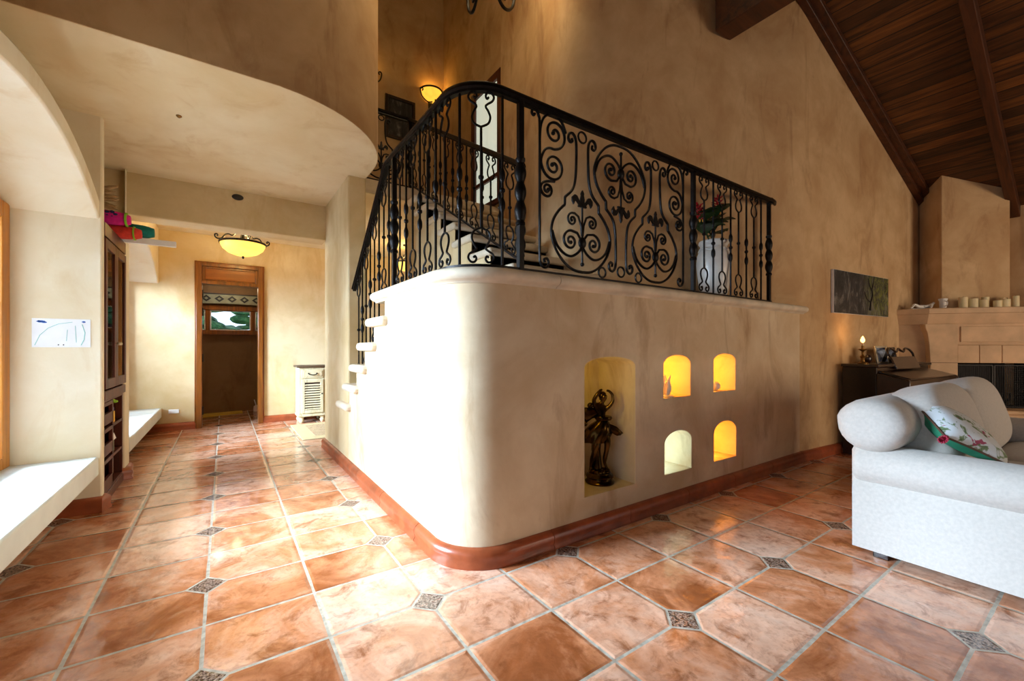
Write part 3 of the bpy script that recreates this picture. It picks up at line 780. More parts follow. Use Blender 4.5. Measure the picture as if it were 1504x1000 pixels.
tag(MB().box(-.668, -.545, 7.838, 7.85, .245, .305).build('wall_socket', 'white', bevel=.006), 'long white socket plate low on the hall end wall', 'socket')
tag(MB().ell((.12, 5.455, 2.835), (.055, .03, .032), 8).build('wall_sensor', 'dark'), 'small black blob of a sensor on the hall beam face', 'sensor')
tag(MB().lathe([(.018, 0), (.018, -.006), (.006, -.016)], (-.275, 3.938, ZS), 12).build('ceiling_hook', 'gilt'), 'tiny grey hook on the curved pale soffit', 'hook')

# drawing on the bay jamb
dg = thing('drawing', 'white paper sketch with blue marks pinned to the window jamb', 'drawing', (-.953, 4.28, 1.305))
MB().box(-1.099, -.807, 4.276, 4.2795, 1.205, 1.407).build('sheet', 'paper', dg, smooth=0)
mk = MB()
for x, z, w, h in ((-1.055, 1.385, .032, .010), (-.842, 1.388, .014, .008), (-1.040, 1.380, .02, .007), (-1.065, 1.388, .012, .007)):
    mk.prism([(x+w*.7*cos(2*PI*i/10)*(1+.2*sin(i*3)), z+h*.8*sin(2*PI*i/10)) for i in range(10)], 4.2752, 4.277, 'y')
mk.build('blue_mark', 'blue_ink', dg, smooth=0)
mk = MB()
mk.tube([(-1.085, 4.2755, 1.22), (-1.06, 4.2755, 1.29), (-1.02, 4.2755, 1.34), (-.97, 4.2755, 1.37), (-.90, 4.2755, 1.385)], .0022, 4)
mk.tube([(-.85, 4.2755, 1.37), (-.835, 4.2755, 1.31), (-.84, 4.2755, 1.26), (-.855, 4.2755, 1.22)], .003, 4)
mk.tube([(-.93, 4.2755, 1.25), (-.925, 4.2755, 1.33)], .0018, 4).tube([(-.88, 4.2755, 1.24), (-.885, 4.2755, 1.36)], .0018, 4)
mk.build('green_line', 'green_ink', dg)
mk = MB().ell((-.97, 4.2755, 1.222), .004, 4).ell((-.945, 4.2755, 1.222), .004, 4); mk.build('pin', 'dark', dg)

# ------------------------------------------------------------------ hall light fittings
def bowl_light(name, loc, label, k=1):
    t = thing(name, label, 'ceiling light', loc, 'amber bowl lights on iron scrolls', local=True)
    t.scale = (k, k, k)
    drop = (ZS-loc[2])/k
    lpart(MB().lathe([(.26, 0), (.255, -.02), (.23, -.075), (.17, -.125), (.09, -.155), (.012, -.165), (.012, -.16), (.09, -.148), (.165, -.118), (.222, -.07), (.245, -.018), (.25, 0)], n=32), 'bowl', 'bowl', t)
    lpart(MB().lathe([(.25, -.012), (.268, -.012), (.272, .006), (.262, .016), (.25, .012)], n=32), 'rim', 'iron', t)
    lpart(MB().lathe([(.004, -.20), (.012, -.19), (.016, -.178), (.010, -.168), (.022, -.160), (.006, -.155)], n=12), 'finial', 'iron', t)
    for a in range(4):
        T = Matrix.Rotation(R(a*90+12), 4, 'Z'); m = MB(T)
        c = [(.05, .15), (.075, .13), (.12, .09), (.16, .10), (.20, .085), (.24, .03), (.275, .02), (.305, .035), (.312, .065), (.292, .078), (.28, .062), (.292, .052)]
        m.tube([(q.x, 0, q.y) for q in catmull([(x, z, 0) for x, z in c], 4)], .009, 6)
        m.tube([(q.x, 0, q.y) for q in catmull([(.03, .14, 0), (.06, .165, 0), (.085, .15, 0), (.08, .125, 0), (.055, .12, 0)], 4)], .007, 6)
        lpart(m, 'arm', 'iron', t, smooth=60)
    lpart(MB().lathe([(.018, -.02), (.018, .12), (.05, .14), (.02, .16), (.02, drop-.04), (.08, drop-.02), (.085, drop)], n=16), 'stem', 'iron', t)
    return t
L1, L2 = (.205, 6.6, 2.575), (2.50, 6.75, 2.60)
bowl_light('bowl_light', L1, 'amber bowl ceiling light in front of the hall door')
bowl_light('bowl_light', L2, 'amber bowl light seen through the stair balusters', .8)
b = None

# ------------------------------------------------------------------ bookcase in its recess
bk = thing('bookcase', 'tall mahogany bookcase with glass doors recessed between plaster piers', 'bookcase', (-.98, 4.76, 0))
v0, v1, uf, ub = 4.358, 5.16, -.762, -1.215
MB().box(ub, uf, v0, v0+.03, .0, 2.06).box(ub, uf, v1-.03, v1, 0, 2.06).box(ub, uf, v0+.03, v1-.03, 2.03, 2.06).box(ub, uf, v0+.03, v1-.03, .05, .085).box(ub, uf, v0+.03, v1-.03, .775, .80).box(ub, ub+.02, v0+.03, v1-.03, .085, 2.03).build('carcass', 'mahog', bk, bevel=.003)
MB().box(ub+.02, ub+.025, v0+.03, v1-.03, .085, 2.03).build('back_panel', 'inside', bk, smooth=0)
MB().sweep([(uf, v0-.0, 2.05), (uf, v1+.0, 2.05)][::-1], [(-.02, 0), (.004, 0), (.012, .02), (.024, .034), (.03, .06), (.05, .078), (.05, .10), (-.02, .10)][::-1]).build('crown', 'mahog', bk, smooth=0)
MB().box(ub, uf, v0, v1, 2.06, 2.145).build('top', 'mahog', bk, smooth=0)
MB().box(ub, uf+.008, v0, v1, 0, .07).build('plinth', 'mahog', bk, bevel=.004)
vm = 4.745
for a, b, s in ((v0+.005, vm-.002, 1), (vm+.002, v1-.005, -1)):
    m = MB(); w = .058; z0, z1 = .885, 2.035
    m.box(uf, uf+.024, a, a+w, z0, z1).box(uf, uf+.024, b-w, b, z0, z1).box(uf, uf+.024, a+w, b-w, z1-.07, z1).box(uf, uf+.024, a+w, b-w, z0, z0+.075)
    o = m.build('door', 'mahog', bk, bevel=.004)
    MB().box(uf+.010, uf+.014, a+w, b-w, z0+.075, z1-.07).build('pane', 'glass', o, smooth=0)
    yk = b-.03 if s > 0 else a+.03
    MB().ell((uf+.042, yk, 1.235), .015, 8).tube([(uf+.02, yk, 1.235), (uf+.04, yk, 1.235)], .006).build('knob', 'silver', o)
MB().box(uf, uf+.02, v0+.005, v1-.005, .80, .87).build('drawer_rail', 'mahog', bk, bevel=.004)
for z in (1.27, 1.65): MB().box(ub+.02, uf-.03, v0+.03, v1-.03, z, z+.018).build('shelf', 'mahog', bk, smooth=0)
for z in (.295, .545): MB().box(ub+.02, uf-.004, vm+.015, v1-.03, z, z+.022).build('shelf', 'mahog', bk, smooth=0)
MB().box(ub, uf, vm-.012, vm+.015, .07, .79).build('divider', 'mahog', bk, smooth=0)
for z0, z1 in ((.60, .775), (.36, .57), (.09, .33)):
    o = MB().box(uf-.02, uf+.006, v0+.03, vm-.014, z0, z0+.085).box(uf-.02, uf+.006, v0+.03, vm-.014, z1-.03, z1).box(uf-.02, uf+.006, v0+.03, v0+.065, z0, z1).box(uf-.02, uf+.006, vm-.05, vm-.014, z0, z1).build('drawer', 'mahog', bk, bevel=.003)
# things on its shelves
def item(name, mb, mat, label, cat, group='oddments in the mahogany bookcase', **k): return tag(mb.build(name, mat, **k), label, cat, group)
item('card_box', MB().box(-.86, -.778, 4.80, 4.93, .567, .66), 'yellow_card', 'yellow card box on the upper open bookcase shelf', 'box', bevel=.003)
item('story_book', MB().box(-.86, -.785, 4.805, 4.935, .66, .692), 'blue_card', 'blue book lying on the yellow card box', 'book', bevel=.003)
ty = thing('toy_plant', 'green and brown toy plant on top of the blue book', 'toy', (-.82, 4.86, .692), 'oddments in the mahogany bookcase')
MB().lathe([(.03, 0), (.036, .03), (.03, .04)], (-.82, 4.86, .692), 10).build('pot', 'book_brown', ty)
MB().ell((-.80, 4.90, .75), (.03, .06, .018), 6).ell((-.81, 4.84, .745), (.035, .04, .014), 6).ell((-.79, 4.98, .735), (.025, .04, .013), 6).build('foliage', 'lime', ty)
dh = thing('toy_house', 'pale sage toy house with white roof on the middle open shelf', 'toy', (-.82, 4.87, .317), 'oddments in the mahogany bookcase')
MB().box(-.87, -.785, 4.80, 4.94, .317, .42).build('walls', 'sage', dh, bevel=.004)
MB().prism([(4.78, .42), (4.96, .42), (4.87, .48)], -.88, -.775, 'x').build('roof', 'white', dh, smooth=0)
item('white_jar', MB().lathe([(.05, 0), (.075, .04), (.08, .10), (.055, .16), (.04, .18), (.045, .19)], (-.86, 4.88, .085), 20), 'ceramic', 'white round jar on the bottom open bookcase shelf', 'jar')
item('plum_box', MB().box(-.90, -.80, 4.42, 4.68, .18, .255), 'plum', 'dull pink box inside the lowest bookcase drawer', 'box', bevel=.004)
item('white_vase', MB().lathe([(.03, 0), (.05, .05), (.035, .12), (.02, .17), (.028, .19)], (-.95, 4.93, .89+.06), 18), 'ceramic', 'white vase low behind the far glass door', 'vase')
bpy.data.objects['white_vase'].location.z = -.06-.885+.80+.001+.085
item('white_bowl', MB().lathe([(.03, 0), (.07, .03), (.09, .07), (.085, .07), (.06, .025)], (-.95, 4.90, 1.668), 20), 'ceramic', 'white bowl on the top shelf behind glass', 'bowl')
item('dark_pot', MB().lathe([(.04, 0), (.06, .06), (.045, .13), (.03, .15)], (-.95, 4.90, 1.288), 18), 'plum', 'plum pot on the middle shelf behind glass', 'pot')
item('tan_basket', MB().lathe([(.06, 0), (.075, .10), (.07, .10), (.055, .01)], (-.95, 4.55, 1.288), 18), 'straw', 'tan basket behind the near glass door', 'basket')
# on top of the bookcase
tag(MB().box(-1.05, -.375, 5.06, 5.10, 2.148, 2.20).build('white_board', 'white', bevel=.003), 'long white board jutting out over the bookcase top', 'board')
def cloth_roll(name, p0, p1, r, mat, label, trims=(), sq=.8):
    t = thing(name, label, 'cloth', p0, 'folded cloths on the bookcase')
    a, b = Vector(p0), Vector(p1); ax = (b-a).normalized(); side = Vector((-ax.y, ax.x, 0)).normalized()
    rings = []
    for i in range(15):
        q = i/14; k = 1-.35*(abs(2*q-1)**6); c = a+(b-a)*q
        rings.append([c+side*(r*k*cos(2*PI*j/20)*(1+.05*sin(j*2+i)))+Vector((0, 0, r*sq*k*sin(2*PI*j/20)*(1+.04*sin(3*j+i)))) for j in range(20)])
    MB().loft(rings).build('roll', mat, t, smooth=80)
    for q, w, mt in trims:
        c0, c1 = a+(b-a)*q, a+(b-a)*(q+w)
        MB().loft([[c+side*(r*1.03*cos(2*PI*j/20))+Vector((0, 0, r*sq*1.03*sin(2*PI*j/20))) for j in range(20)] for c in (c0, c1)]).build('braid', mt, t, smooth=80)
    return t
cloth_roll('teal_cloth', (-1.10, 5.09, 2.262), (-.535, 5.09, 2.262), .075, 'teal', 'teal rolled cloth behind the red one on the bookcase')
cloth_roll('red_cloth', (-1.12, 4.93, 2.205), (-.605, 4.93, 2.205), .078, 'red', 'red folded cloth under the magenta bag on bookcase', ((.90, .02, 'lime'),), .72)
pb = cloth_roll('magenta_bag', (-1.12, 4.84, 2.305), (-.665, 4.84, 2.295), .075, 'pink', 'magenta embroidered bag on the red cloth over the bookcase', ((.93, .03, 'lime'),), .75)
m = MB()
for k in range(5): m.ell((-.78+.028*cos(k*1.256), 4.778+.0, 2.315+.020*sin(k*1.256)), (.016, .012, .012), 6)
m.build('flower_motif', 'navy', pb)
gp = thing('dried_grass', 'tuft of dried grass standing behind the magenta bag', 'dried grass', (-1.0, 4.55, 2.15))
m = MB()
for k in range(34):
    a = random.uniform(-1, 1); ln = random.uniform(.6, 1.05); tip = Vector((-.73+.03*random.random(), 4.57+.07*a, 2.15+.34*ln)); b0 = Vector((-1.0, 4.58+.02*a, 2.152))
    c = [b0+(tip-b0)*q+Vector((-.05*sin(PI*q), 0, .06*sin(PI*q)-(.05*q*q if k % 2 else 0))) for q in (0, .3, .55, .7, .8, .9, 1)]
    m.tube(c, [.002, .002, .003, .010, .014, .010, .002], 5)
m.build('stalks', 'straw', gp); bpy.data.objects['stalks']['kind'] = 'stuff'

# ------------------------------------------------------------------ distressed cabinet and rug in the foyer
cb = thing('cream_cabinet', 'distressed cream cabinet with one drawer and a louvred door', 'cabinet', (1.17, 7.6, 0))
x0, x1, y0, y1 = .976, 1.375, 7.43, 7.80
MB().box(x0, x1, y0, y1, .10, .885).build('body', 'distress', cb, bevel=.006)
MB().box(x0-.03, x1+.03, y0-.03, y1+.02, .885, .917).build('top', 'cab_top', cb, bevel=.008)
MB().box(x0-.012, x1+.012, y0-.012, y1, .10, .135).build('base_moulding', 'distress', cb, bevel=.008)
dw = MB().box(x0+.04, x1-.04, y0-.016, y0, .715, .855).box(x0+.06, x1-.06, y0-.024, y0-.01, .735, .835).build('drawer', 'distress', cb, bevel=.005)
MB().tube(catmull([(1.115, y0-.026, .79), (1.13, y0-.05, .775), (1.175, y0-.055, .768), (1.22, y0-.05, .775), (1.235, y0-.026, .79)], 5), .007, 6).ell((1.115, y0-.026, .79), .012, 6).ell((1.235, y0-.026, .79), .012, 6).build('drawer_pull', 'iron', dw)
do = MB().box(x0+.04, x0+.085, y0-.02, y0, .155, .695).box(x1-.085, x1-.04, y0-.02, y0, .155, .695).box(x0+.085, x1-.085, y0-.02, y0, .645, .695).box(x0+.085, x1-.085, y0-.02, y0, .155, .205).build('door', 'distress', cb, bevel=.005)
MB().box(x0+.085, x1-.085, y0-.004, y0-.001, .205, .645).build('louvre_backing', 'inside', do, smooth=0)
for k in range(11):
    z = .222+.0385*k
    MB(Matrix.Translation((0, y0-.012, z)) @ Matrix.Rotation(R(38), 4, 'X')).box(x0+.085, x1-.085, -.015, .015, -.004, .004).build('louvre', 'distress', do, smooth=0)
MB().ell((x1-.062, y0-.032, .46), .012, 6).build('knob', 'iron', do)
for a, b_ in ((x0+.045, y0+.045), (x1-.045, y0+.045), (x0+.045, y1-.045), (x1-.045, y1-.045)):
    MB().lathe([(.022, 0), (.038, .02), (.042, .045), (.030, .065), (.036, .078), (.040, .10)], (a, b_, 0), 16).build('foot', 'distress', cb)
rg = thing('area_rug', 'beige floral rug with pale border before the cream cabinet', 'rug', (1.6, 6.7, 0))
MB().box(.84, 2.4, 6.05, 7.30, 0, .010).build('border', 'rug_border', rg, bevel=.004)
MB().box(1.02, 2.22, 6.22, 7.14, .008, .0125).build('field', 'rug', rg, bevel=.002)

# ------------------------------------------------------------------ niche objects
def skin(name, mat, verts, edges, parent, T, root=0, sub=2):
    me = bpy.data.meshes.new(name); me.from_pydata([T @ Vector(v[:3]) for v in verts], edges, [])
    o = bpy.data.objects.new(name, me); COL.objects.link(o)
    sk = o.modifiers.new('skin', 'SKIN'); sk.use_smooth_shade = True
    if not me.skin_vertices: 
        bpy.context.view_layer.objects.active = o
    for i, v in enumerate(verts):
        rad = v[3]; rad = rad if isinstance(rad, tuple) else (rad, rad)
        me.skin_vertices[0].data[i].radius = rad
        me.skin_vertices[0].data[i].use_root = (i == root)
    ss = o.modifiers.new('sub', 'SUBSURF'); ss.levels = sub; ss.render_levels = sub
    dg = bpy.context.evaluated_depsgraph_get(); dg.update()
    m2 = bpy.data.meshes.new_from_object(o.evaluated_get(dg)); o.modifiers.clear(); o.data = m2
    m2.materials.clear(); m2.materials.append(M[mat])
    for p in m2.polygons: p.use_smooth = True
    o.parent = parent
    if not parent.get('local'): o.location = -world_loc(parent)
    return o
SX, SY = 2.215, 2.135
TS = Matrix.Translation((SX, SY, .242)) @ Matrix(((.826, .5637, 0, 0), (-.5637, .826, 0, 0), (0, 0, 1, 0), (0, 0, 0, 1)))
stt = thing('bronze_statue', 'dark bronze dancing figure with raised arms in the tall wall niche', 'statue', (SX, SY, .242))
P = lambda x, y, d=0: ((x-185)*.00088, d, (905-y)*.000855)
def ring2(c, rx, ry, n=24, rip=0, k=0, ph=0): return [(c[0]+rx*cos(2*PI*i/n)*(1+rip*sin(k*2*PI*i/n+ph)), c[1]+ry*sin(2*PI*i/n)*(1+rip*sin(k*2*PI*i/n+ph)), c[2]) for i in range(n)]
MB(TS).lathe([(.10, 0), (.104, .012), (.092, .022), (.088, .036), (.098, .046), (.094, .058), (.080, .066), (.078, .075)], (0, 0, 0), 28).build('plinth', 'bronze', stt, smooth=50)
m = MB(TS)
for k in range(9): m.ell((.05*cos(k*2.4)*(k/9)**.4, .05*sin(k*2.4)*(k/9)**.4, .078), (.034, .03, .022), 6)
m.build('rock', 'bronze', stt, smooth=80)
V = []; E = []
def chain(pts, start=None):
    prev = start
    for p in pts:
        V.append(p); i = len(V)-1
        if prev is not None: E.append((prev, i))
        prev = i
    return prev
def Q(x, y, r, d=0): return (*P(x, y, d), r)
pel = chain([Q(200, 450, .034)])
ch = chain([Q(203, 395, .026), Q(195, 330, .032, .004), Q(190, 280, .036, .004)], pel)
nk = chain([Q(203, 243, .013)], ch)
hd = chain([Q(214, 215, .020, -.006), Q(222, 190, .024, -.008), Q(226, 168, .018, -.006)], nk)
chain([Q(140, 255, .019), Q(136, 215, .016, -.01), Q(160, 170, .014, -.016), Q(188, 135, .011, -.016), Q(205, 128, .008, -.016)], ch)
chain([Q(235, 290, .019), Q(262, 268, .015, -.015), Q(290, 222, .013, -.02), Q(284, 170, .011, -.016), Q(258, 142, .010, -.012), Q(236, 138, .008, -.012)], ch)
chain([Q(170, 520, .034, .005), Q(152, 600, .027, -.01), Q(140, 660, .022, -.01), Q(128, 720, .024, .0), Q(118, 790, .014, .01), Q(100, 822, .012, -.02)], pel)
chain([Q(236, 510, .032, -.01), Q(244, 580, .024, -.02), Q(236, 640, .018, -.018), Q(226, 700, .018, -.008), Q(224, 745, .011, -.004), Q(240, 785, .010, -.012), Q(256, 815, .008, -.018)], pel)
skin('figure', 'bronze', V, E, stt, TS)
m = MB(TS)
zz = lambda y: (905-y)*.000855
m.loft([ring2(((x-185)*.00088, 0, zz(y)), rx*.00088, ry*.00088, 36, rp, 9, k) for k, (x, y, rx, ry, rp) in enumerate(((205, 372, 38, 36, .01), (205, 392, 48, 46, .04), (190, 430, 82, 70, .06), (172, 480, 112, 84, .08), (150, 530, 112, 84, .10), (140, 565, 108, 82, .12), (142, 560, 90, 70, .12), (170, 480, 90, 66, .05), (200, 400, 40, 40, 0)))])
m.build('skirt', 'bronze', stt, smooth=80)
m = MB(TS); m.loft([[P(x, y+s*w, dd) for s, dd in ((-1, -.012), (0, -.03), (1, -.012), (0, .02))] for x, y, w in ((225, 440, 20), (270, 452, 34), (320, 478, 38), (352, 492, 20), (368, 492, 4))])
m.build('flying_drapery', 'bronze', stt, smooth=80)
m = MB(TS); m.lathe([(.030, -.012), (.056, -.014), (.064, 0), (.056, .013), (.030, .012)], P(215, 368), 24, .8); m.build('sash', 'bronze', stt, smooth=60)
m = MB(TS); m.tube([P(165, 560, .02), P(160, 640, .025), P(170, 730, .02), P(172, 830, .01)], [.036, .034, .03, .036], 10); m.build('drapery_support', 'bronze', stt, smooth=80)
m = MB(TS); m.loft([[P(x, y+s*w, dd) for s, dd in ((-1, .01), (0, -.02), (1, .01), (0, .03))] for x, y, w in ((185, 330, 30), (130, 330, 45), (85, 345, 62), (52, 350, 68), (30, 330, 40), (18, 310, 8))])
m.ell(P(105, 262, -.02), (.022, .02, .022), 6); m.ell(P(62, 410, -.02), (.018, .02, .02), 6)
m.build('wing_drapery', 'bronze', stt, smooth=80)
m = MB(TS); m.ell(P(210, 182, .012), (.030, .028, .030), 8); m.ell(P(206, 208, .022), (.018, .016, .018), 6); m.build('hair', 'bronze', stt, smooth=80)
cr = thing('coral_piece', 'jagged white coral glowing in the upper niche beside the statue', 'coral', (2.83, 2.035, .822))
m = MB()
for k in range(16):
    a, h = k*2.4, random.uniform(.07, .17); rr_ = random.uniform(.01, .045)
    m.tube([(2.83+rr_*.3*cos(a), 2.035+rr_*.3*sin(a), .828), (2.83+rr_*cos(a), 2.035+rr_*sin(a), .83+h*.6), (2.83+rr_*1.3*cos(a+.4), 2.035+rr_*1.3*sin(a+.4), .83+h)], [.018, .014, .004], 6)
m.build('branches', 'ceramic', cr); MB().lathe([(.06, 0), (.065, .008), (.05, .014)], (2.83, 2.035, .822), 16).build('base', 'ceramic', cr)
tag(MB().ell((3.515, 2.03, .871), (.044, .044, .040), 12).build('round_shell', 'ceramic'), 'smooth white shell in the upper niche further from the statue', 'shell')

# ------------------------------------------------------------------ vase of red flowers on the landing
PX, PY = 3.76, 2.182
vs = thing('flower_vase', 'tall white ceramic urn standing on the landing behind the railing', 'vase', (PX, PY, ZL))
MB().lathe([(.085, .0), (.10, .012), (.125, .10), (.142, .26), (.150, .34), (.142, .42), (.122, .465), (.112, .49), (.118, .51), (.130, .525), (.130, .54), (.124, .55), (.108, .548), (.098, .50), (.115, .44)], (PX, PY, ZL), 36).build('body', 'ceramic', vs, smooth=60)
MB().tube([(PX+.124*cos(2*PI*i/40), PY+.124*sin(2*PI*i/40), ZL+.468+.012*sin(5*2*PI*i/40)) for i in range(40)], .011, 6, True).build('rope_band', 'ceramic', vs, smooth=60)
def ginger(name, base, tip, label, n=26):
    t = thing(name, label, 'flower', base, 'red flowers in the landing urn')
    a, b = Vector(base), Vector(tip)
    cv = catmull([a, a+(b-a)*.5+Vector((0, 0, .03)), b], 8)
    MB().tube(cv, .007, 6).build('stem', 'leaf', t)
    m = MB()
    d = (cv[-1]-cv[-3]).normalized()
    for k in range(n):
        q = k/n; c = b+d*(.14*q-.04); an = k*2.4; rr_ = .042*(1-.6*q)
        T = Vector((cos(an), sin(an), .5)).to_track_quat('Z', 'Y').to_matrix().to_4x4()
        m.ell(c+Vector((cos(an)*rr_, sin(an)*rr_, .01)), (.010, .007, .028), 4, T)
    o = m.build('bracts', 'petal', t, smooth=80)
    m = MB()
    for k in range(7): an = k*.9; m.ell(b-d*.05+Vector((cos(an)*.032, sin(an)*.032, 0)), (.008, .008, .018), 4)
    m.build('yellow_tips', 'petal_tip', t)
    m = MB()
    for k in range(7):
        an = k*1.7+.4; c0 = a+(b-a)*(.30+.09*k); dr_ = Vector((cos(an)*.6, sin(an)*.35-.3, .55)).normalized(); sd = dr_.cross(Vector((0, 0, 1))).normalized()
        L_ = .22
        ringp = []
        for i in range(8):
            q = i/7; w = .065*sin(PI*min(1, q*1.02))**.8+.002; c = c0+dr_*L_*q-Vector((0, 0, .10*q*q))
            ringp.append([c+sd*w, c+Vector((0, 0, .004)), c-sd*w, c-Vector((0, 0, .004))])
        m.loft(ringp)
    m.build('leaf_cluster', 'leaf', t, smooth=80); return t
ginger('red_flower', (PX-.02, PY, ZL+.50), (PX+.02, PY-.02, ZL+.86), 'tall red ginger flower upright above the white urn')
ginger('red_flower', (PX-.05, PY-.03, ZL+.50), (PX-.29, PY-.06, ZL+.74), 'red ginger flower leaning out left of the white urn')
ginger('red_flower', (PX-.06, PY-.01, ZL+.50), (PX-.38, PY-.08, ZL+.68), 'lowest red flower drooping far left of the urn', 18)

# ------------------------------------------------------------------ sofa
def superell(mb, c, r, e1=.5, e2=.5, n=12, T=None, puff=0):
    sg = lambda w, e: math.copysign(abs(w)**e, w)
    rings = []
    for i in range(1, 2*n):
        a = -PI/2+PI*i/(2*n); ring = []
        for k in range(4*n):
            b = 2*PI*k/(4*n)
            p = Vector((r[0]*sg(cos(a), e1)*sg(cos(b), e2), r[1]*sg(cos(a), e1)*sg(sin(b), e2), r[2]*sg(sin(a), e1)))
            ring.append((T @ p if T else p)+Vector(c))
        rings.append(ring)
    return mb.loft(rings)
sf = thing('sofa', 'pale grey linen sofa with rolled arms near the fireplace', 'sofa', (4.15, .45, 0))
def armring(v, uo, k=1.0, sgn=1, base=None):
    c = (uo+sgn*.112, .525)
    pts = [(uo+sgn*.012, .05), (uo+sgn*.010, .40)]
    for i in range(17):
        a = R(232-264*i/16) if sgn > 0 else R(-52+264*i/16)
        pts.append((c[0]+.128*k*cos(a), c[1]+.118*k*sin(a)))
    pts += [(uo+sgn*.20, .42), (uo+sgn*.20, .05)]
    return [(x, v, z) for x, z in pts]
for uo, sg, nm in ((3.02, 1, 'arm'), (5.34, -1, 'arm')):
    m = MB(); m.loft([armring(v, uo, k, sg) for v, k in ((.915, .80), (.905, .95), (.88, 1), (.60, 1), (.30, 1), (.0, 1), (-.12, 1), (-.145, .95), (-.155, .8))])
    m.build('arm', 'sofa', sf, smooth=50)
MB().box(3.10, 5.26, -.05, .90, .05, .30).build('base', 'sofa', sf, bevel=.02)
MB().box(3.10, 5.26, .70, .945, .05, .62).build('back_frame', 'sofa', sf, bevel=.03)
pr = []
for i in range(24): a = 2*PI*i/24; pr.append((.835+.165*cos(a)*(1.05 if sin(a) > 0 else 1), .755+.155*sin(a)))
m = MB()
ctr = (.835, .745)
m.loft([[(u, ctr[0]+(y-ctr[0])*k, ctr[1]+(z-ctr[1])*k) for y, z in pr] for u, k in ((2.988, .30), (2.995, .62), (3.02, .86), (3.06, .97), (3.12, 1.0), (3.6, 1.01), (4.15, 1.0), (4.7, 1.01), (5.24, 1.0), (5.30, .97), (5.34, .86), (5.365, .62), (5.372, .3))])
bo = m.build('back', 'sofa', sf, smooth=60)
for k, uc in enumerate((3.74, 4.70)):
    m = MB(); T = Matrix.Rotation(R(-16), 4, 'X')
    superell(m, (uc, .685, .70), (.485, .15, .275), .62, .42, 10, T)
    m.build('back_cushion', 'sofa', sf, smooth=80)
    m = MB(); superell(m, (uc, .19, .385), (.52, .37, .105), .45, .30, 10); m.build('seat_cushion', 'sofa', sf, smooth=80)
for x, y in ((3.12, .80), (5.26, .80), (3.10, -.08), (5.26, -.08)):
    MB().box(x-.035, x+.035, y-.035, y+.035, 0, .06).build('foot', 'black_wood', sf, bevel=.004)
# scatter cushion against arm and back
pc = Vector((3.37, .545, .745)); vh = Vector((3.37, .545, -.46)).normalized()
ea = Vector((.83*.826, -.83*.5637, -.56)); ea = (ea-vh*ea.dot(vh)).normalized(); up_ = ea.cross(vh).normalized()
if up_.z < 0: up_ = -up_
na = (up_*cos(R(13))-vh*sin(R(13))).normalized(); ya = na.cross(ea)
PT = Matrix.Translation(pc) @ Matrix((ea, ya, na)).transposed().to_4x4() @ Matrix.Rotation(R(45), 4, 'Z')
cu = thing('scatter_cushion', 'floral white and green cushion with maroon tassels leaning on the sofa arm', 'cushion', pc)
def pillow_half(sgn, mat, name):
    m = MB(PT); n = 12; h = .185; G = []
    for i in range(n+1):
        row = []
        for j in range(n+1):
            x, y = 2*i/n-1, 2*j/n-1
            pin = 1-.07*(1-x*x)*(abs(y)**3) ; pin2 = 1-.07*(1-y*y)*(abs(x)**3)
            t = ((1-x**2)*(1-y**2))**.42
            row.append(m.v((x*h*pin2, y*h*pin, sgn*.08*t)))
        G.append(row)
    for i in range(n):
        for j in range(n): m.f([G[i][j], G[i+1][j], G[i+1][j+1], G[i][j+1]])
    return m.build(name, mat, cu, smooth=80)
pillow_half(1, 'floral', 'front'); pillow_half(-1, 'green_silk', 'back')
m = MB(PT); pts = []
for i in range(4):
    a = [(-1, -1), (1, -1), (1, 1), (-1, 1)]
    for q in range(10):
        x = a[i][0]+(a[(i+1) % 4][0]-a[i][0])*q/10; y = a[i][1]+(a[(i+1) % 4][1]-a[i][1])*q/10
        pts.append((x*.185*(1-.07*(1-y*y)*(abs(x)**3)), y*.185*(1-.07*(1-x*x)*(abs(y)**3)), 0))
m.tube(pts, .006, 6, True).build('piping', 'cord', cu)
for x, y in ((1, -1), (1, 1), (-1, -1)):
    m = MB(PT); m.ell((x*.19, y*.19, 0), .014, 6)
    for k in range(12):
        a = k*.524; m.tube([(x*.19, y*.19, 0), (x*(.212+.012*cos(a)), y*(.212+.012*cos(a)), .014*sin(a)), (x*(.235+.012*cos(a)), y*(.235-.012*cos(a)), .02*sin(a))], .0045, 4)
    m.build('tassel', 'maroon', cu)

# ------------------------------------------------------------------ things on the gable wall
TG = Matrix.Translation((5.05, 1.965, 0)) @ Matrix.Rotation(R(-5), 4, 'Z')
W = lambda x, y, z=0: TG @ Vector((x, y, z))
pt = thing('painting', 'dark unframed forest painting hanging above the piano', 'painting', W(1.33, -.02, 1.84))
MB(TG).box(.626, 2.032, -.032, -.004, 1.597, 2.09).build('canvas_edge', 'white', pt, bevel=.002)
MB(TG).box(.629, 2.029, -.034, -.031, 1.60, 2.087).build('canvas', 'painting', pt, smooth=0)
m = MB(TG)
for pts, r in (([(1.5, -.036, 1.66), (1.52, -.036, 1.76), (1.57, -.036, 1.84), (1.56, -.036, 1.92), (1.60, -.036, 2.02), (1.62, -.036, 2.08)], [.018, .014, .012, .010, .007, .004]),
               ([(1.56, -.036, 1.90), (1.50, -.036, 1.96), (1.46, -.036, 2.05)], [.008, .006, .003]), ([(1.52, -.036, 1.76), (1.42, -.036, 1.80), (1.36, -.036, 1.88)], [.008, .006, .003])):
    m.tube([(a, -.0345, c) for a, b_, c in pts], r, 4)
m.build('painted_tree', 'dark', pt)

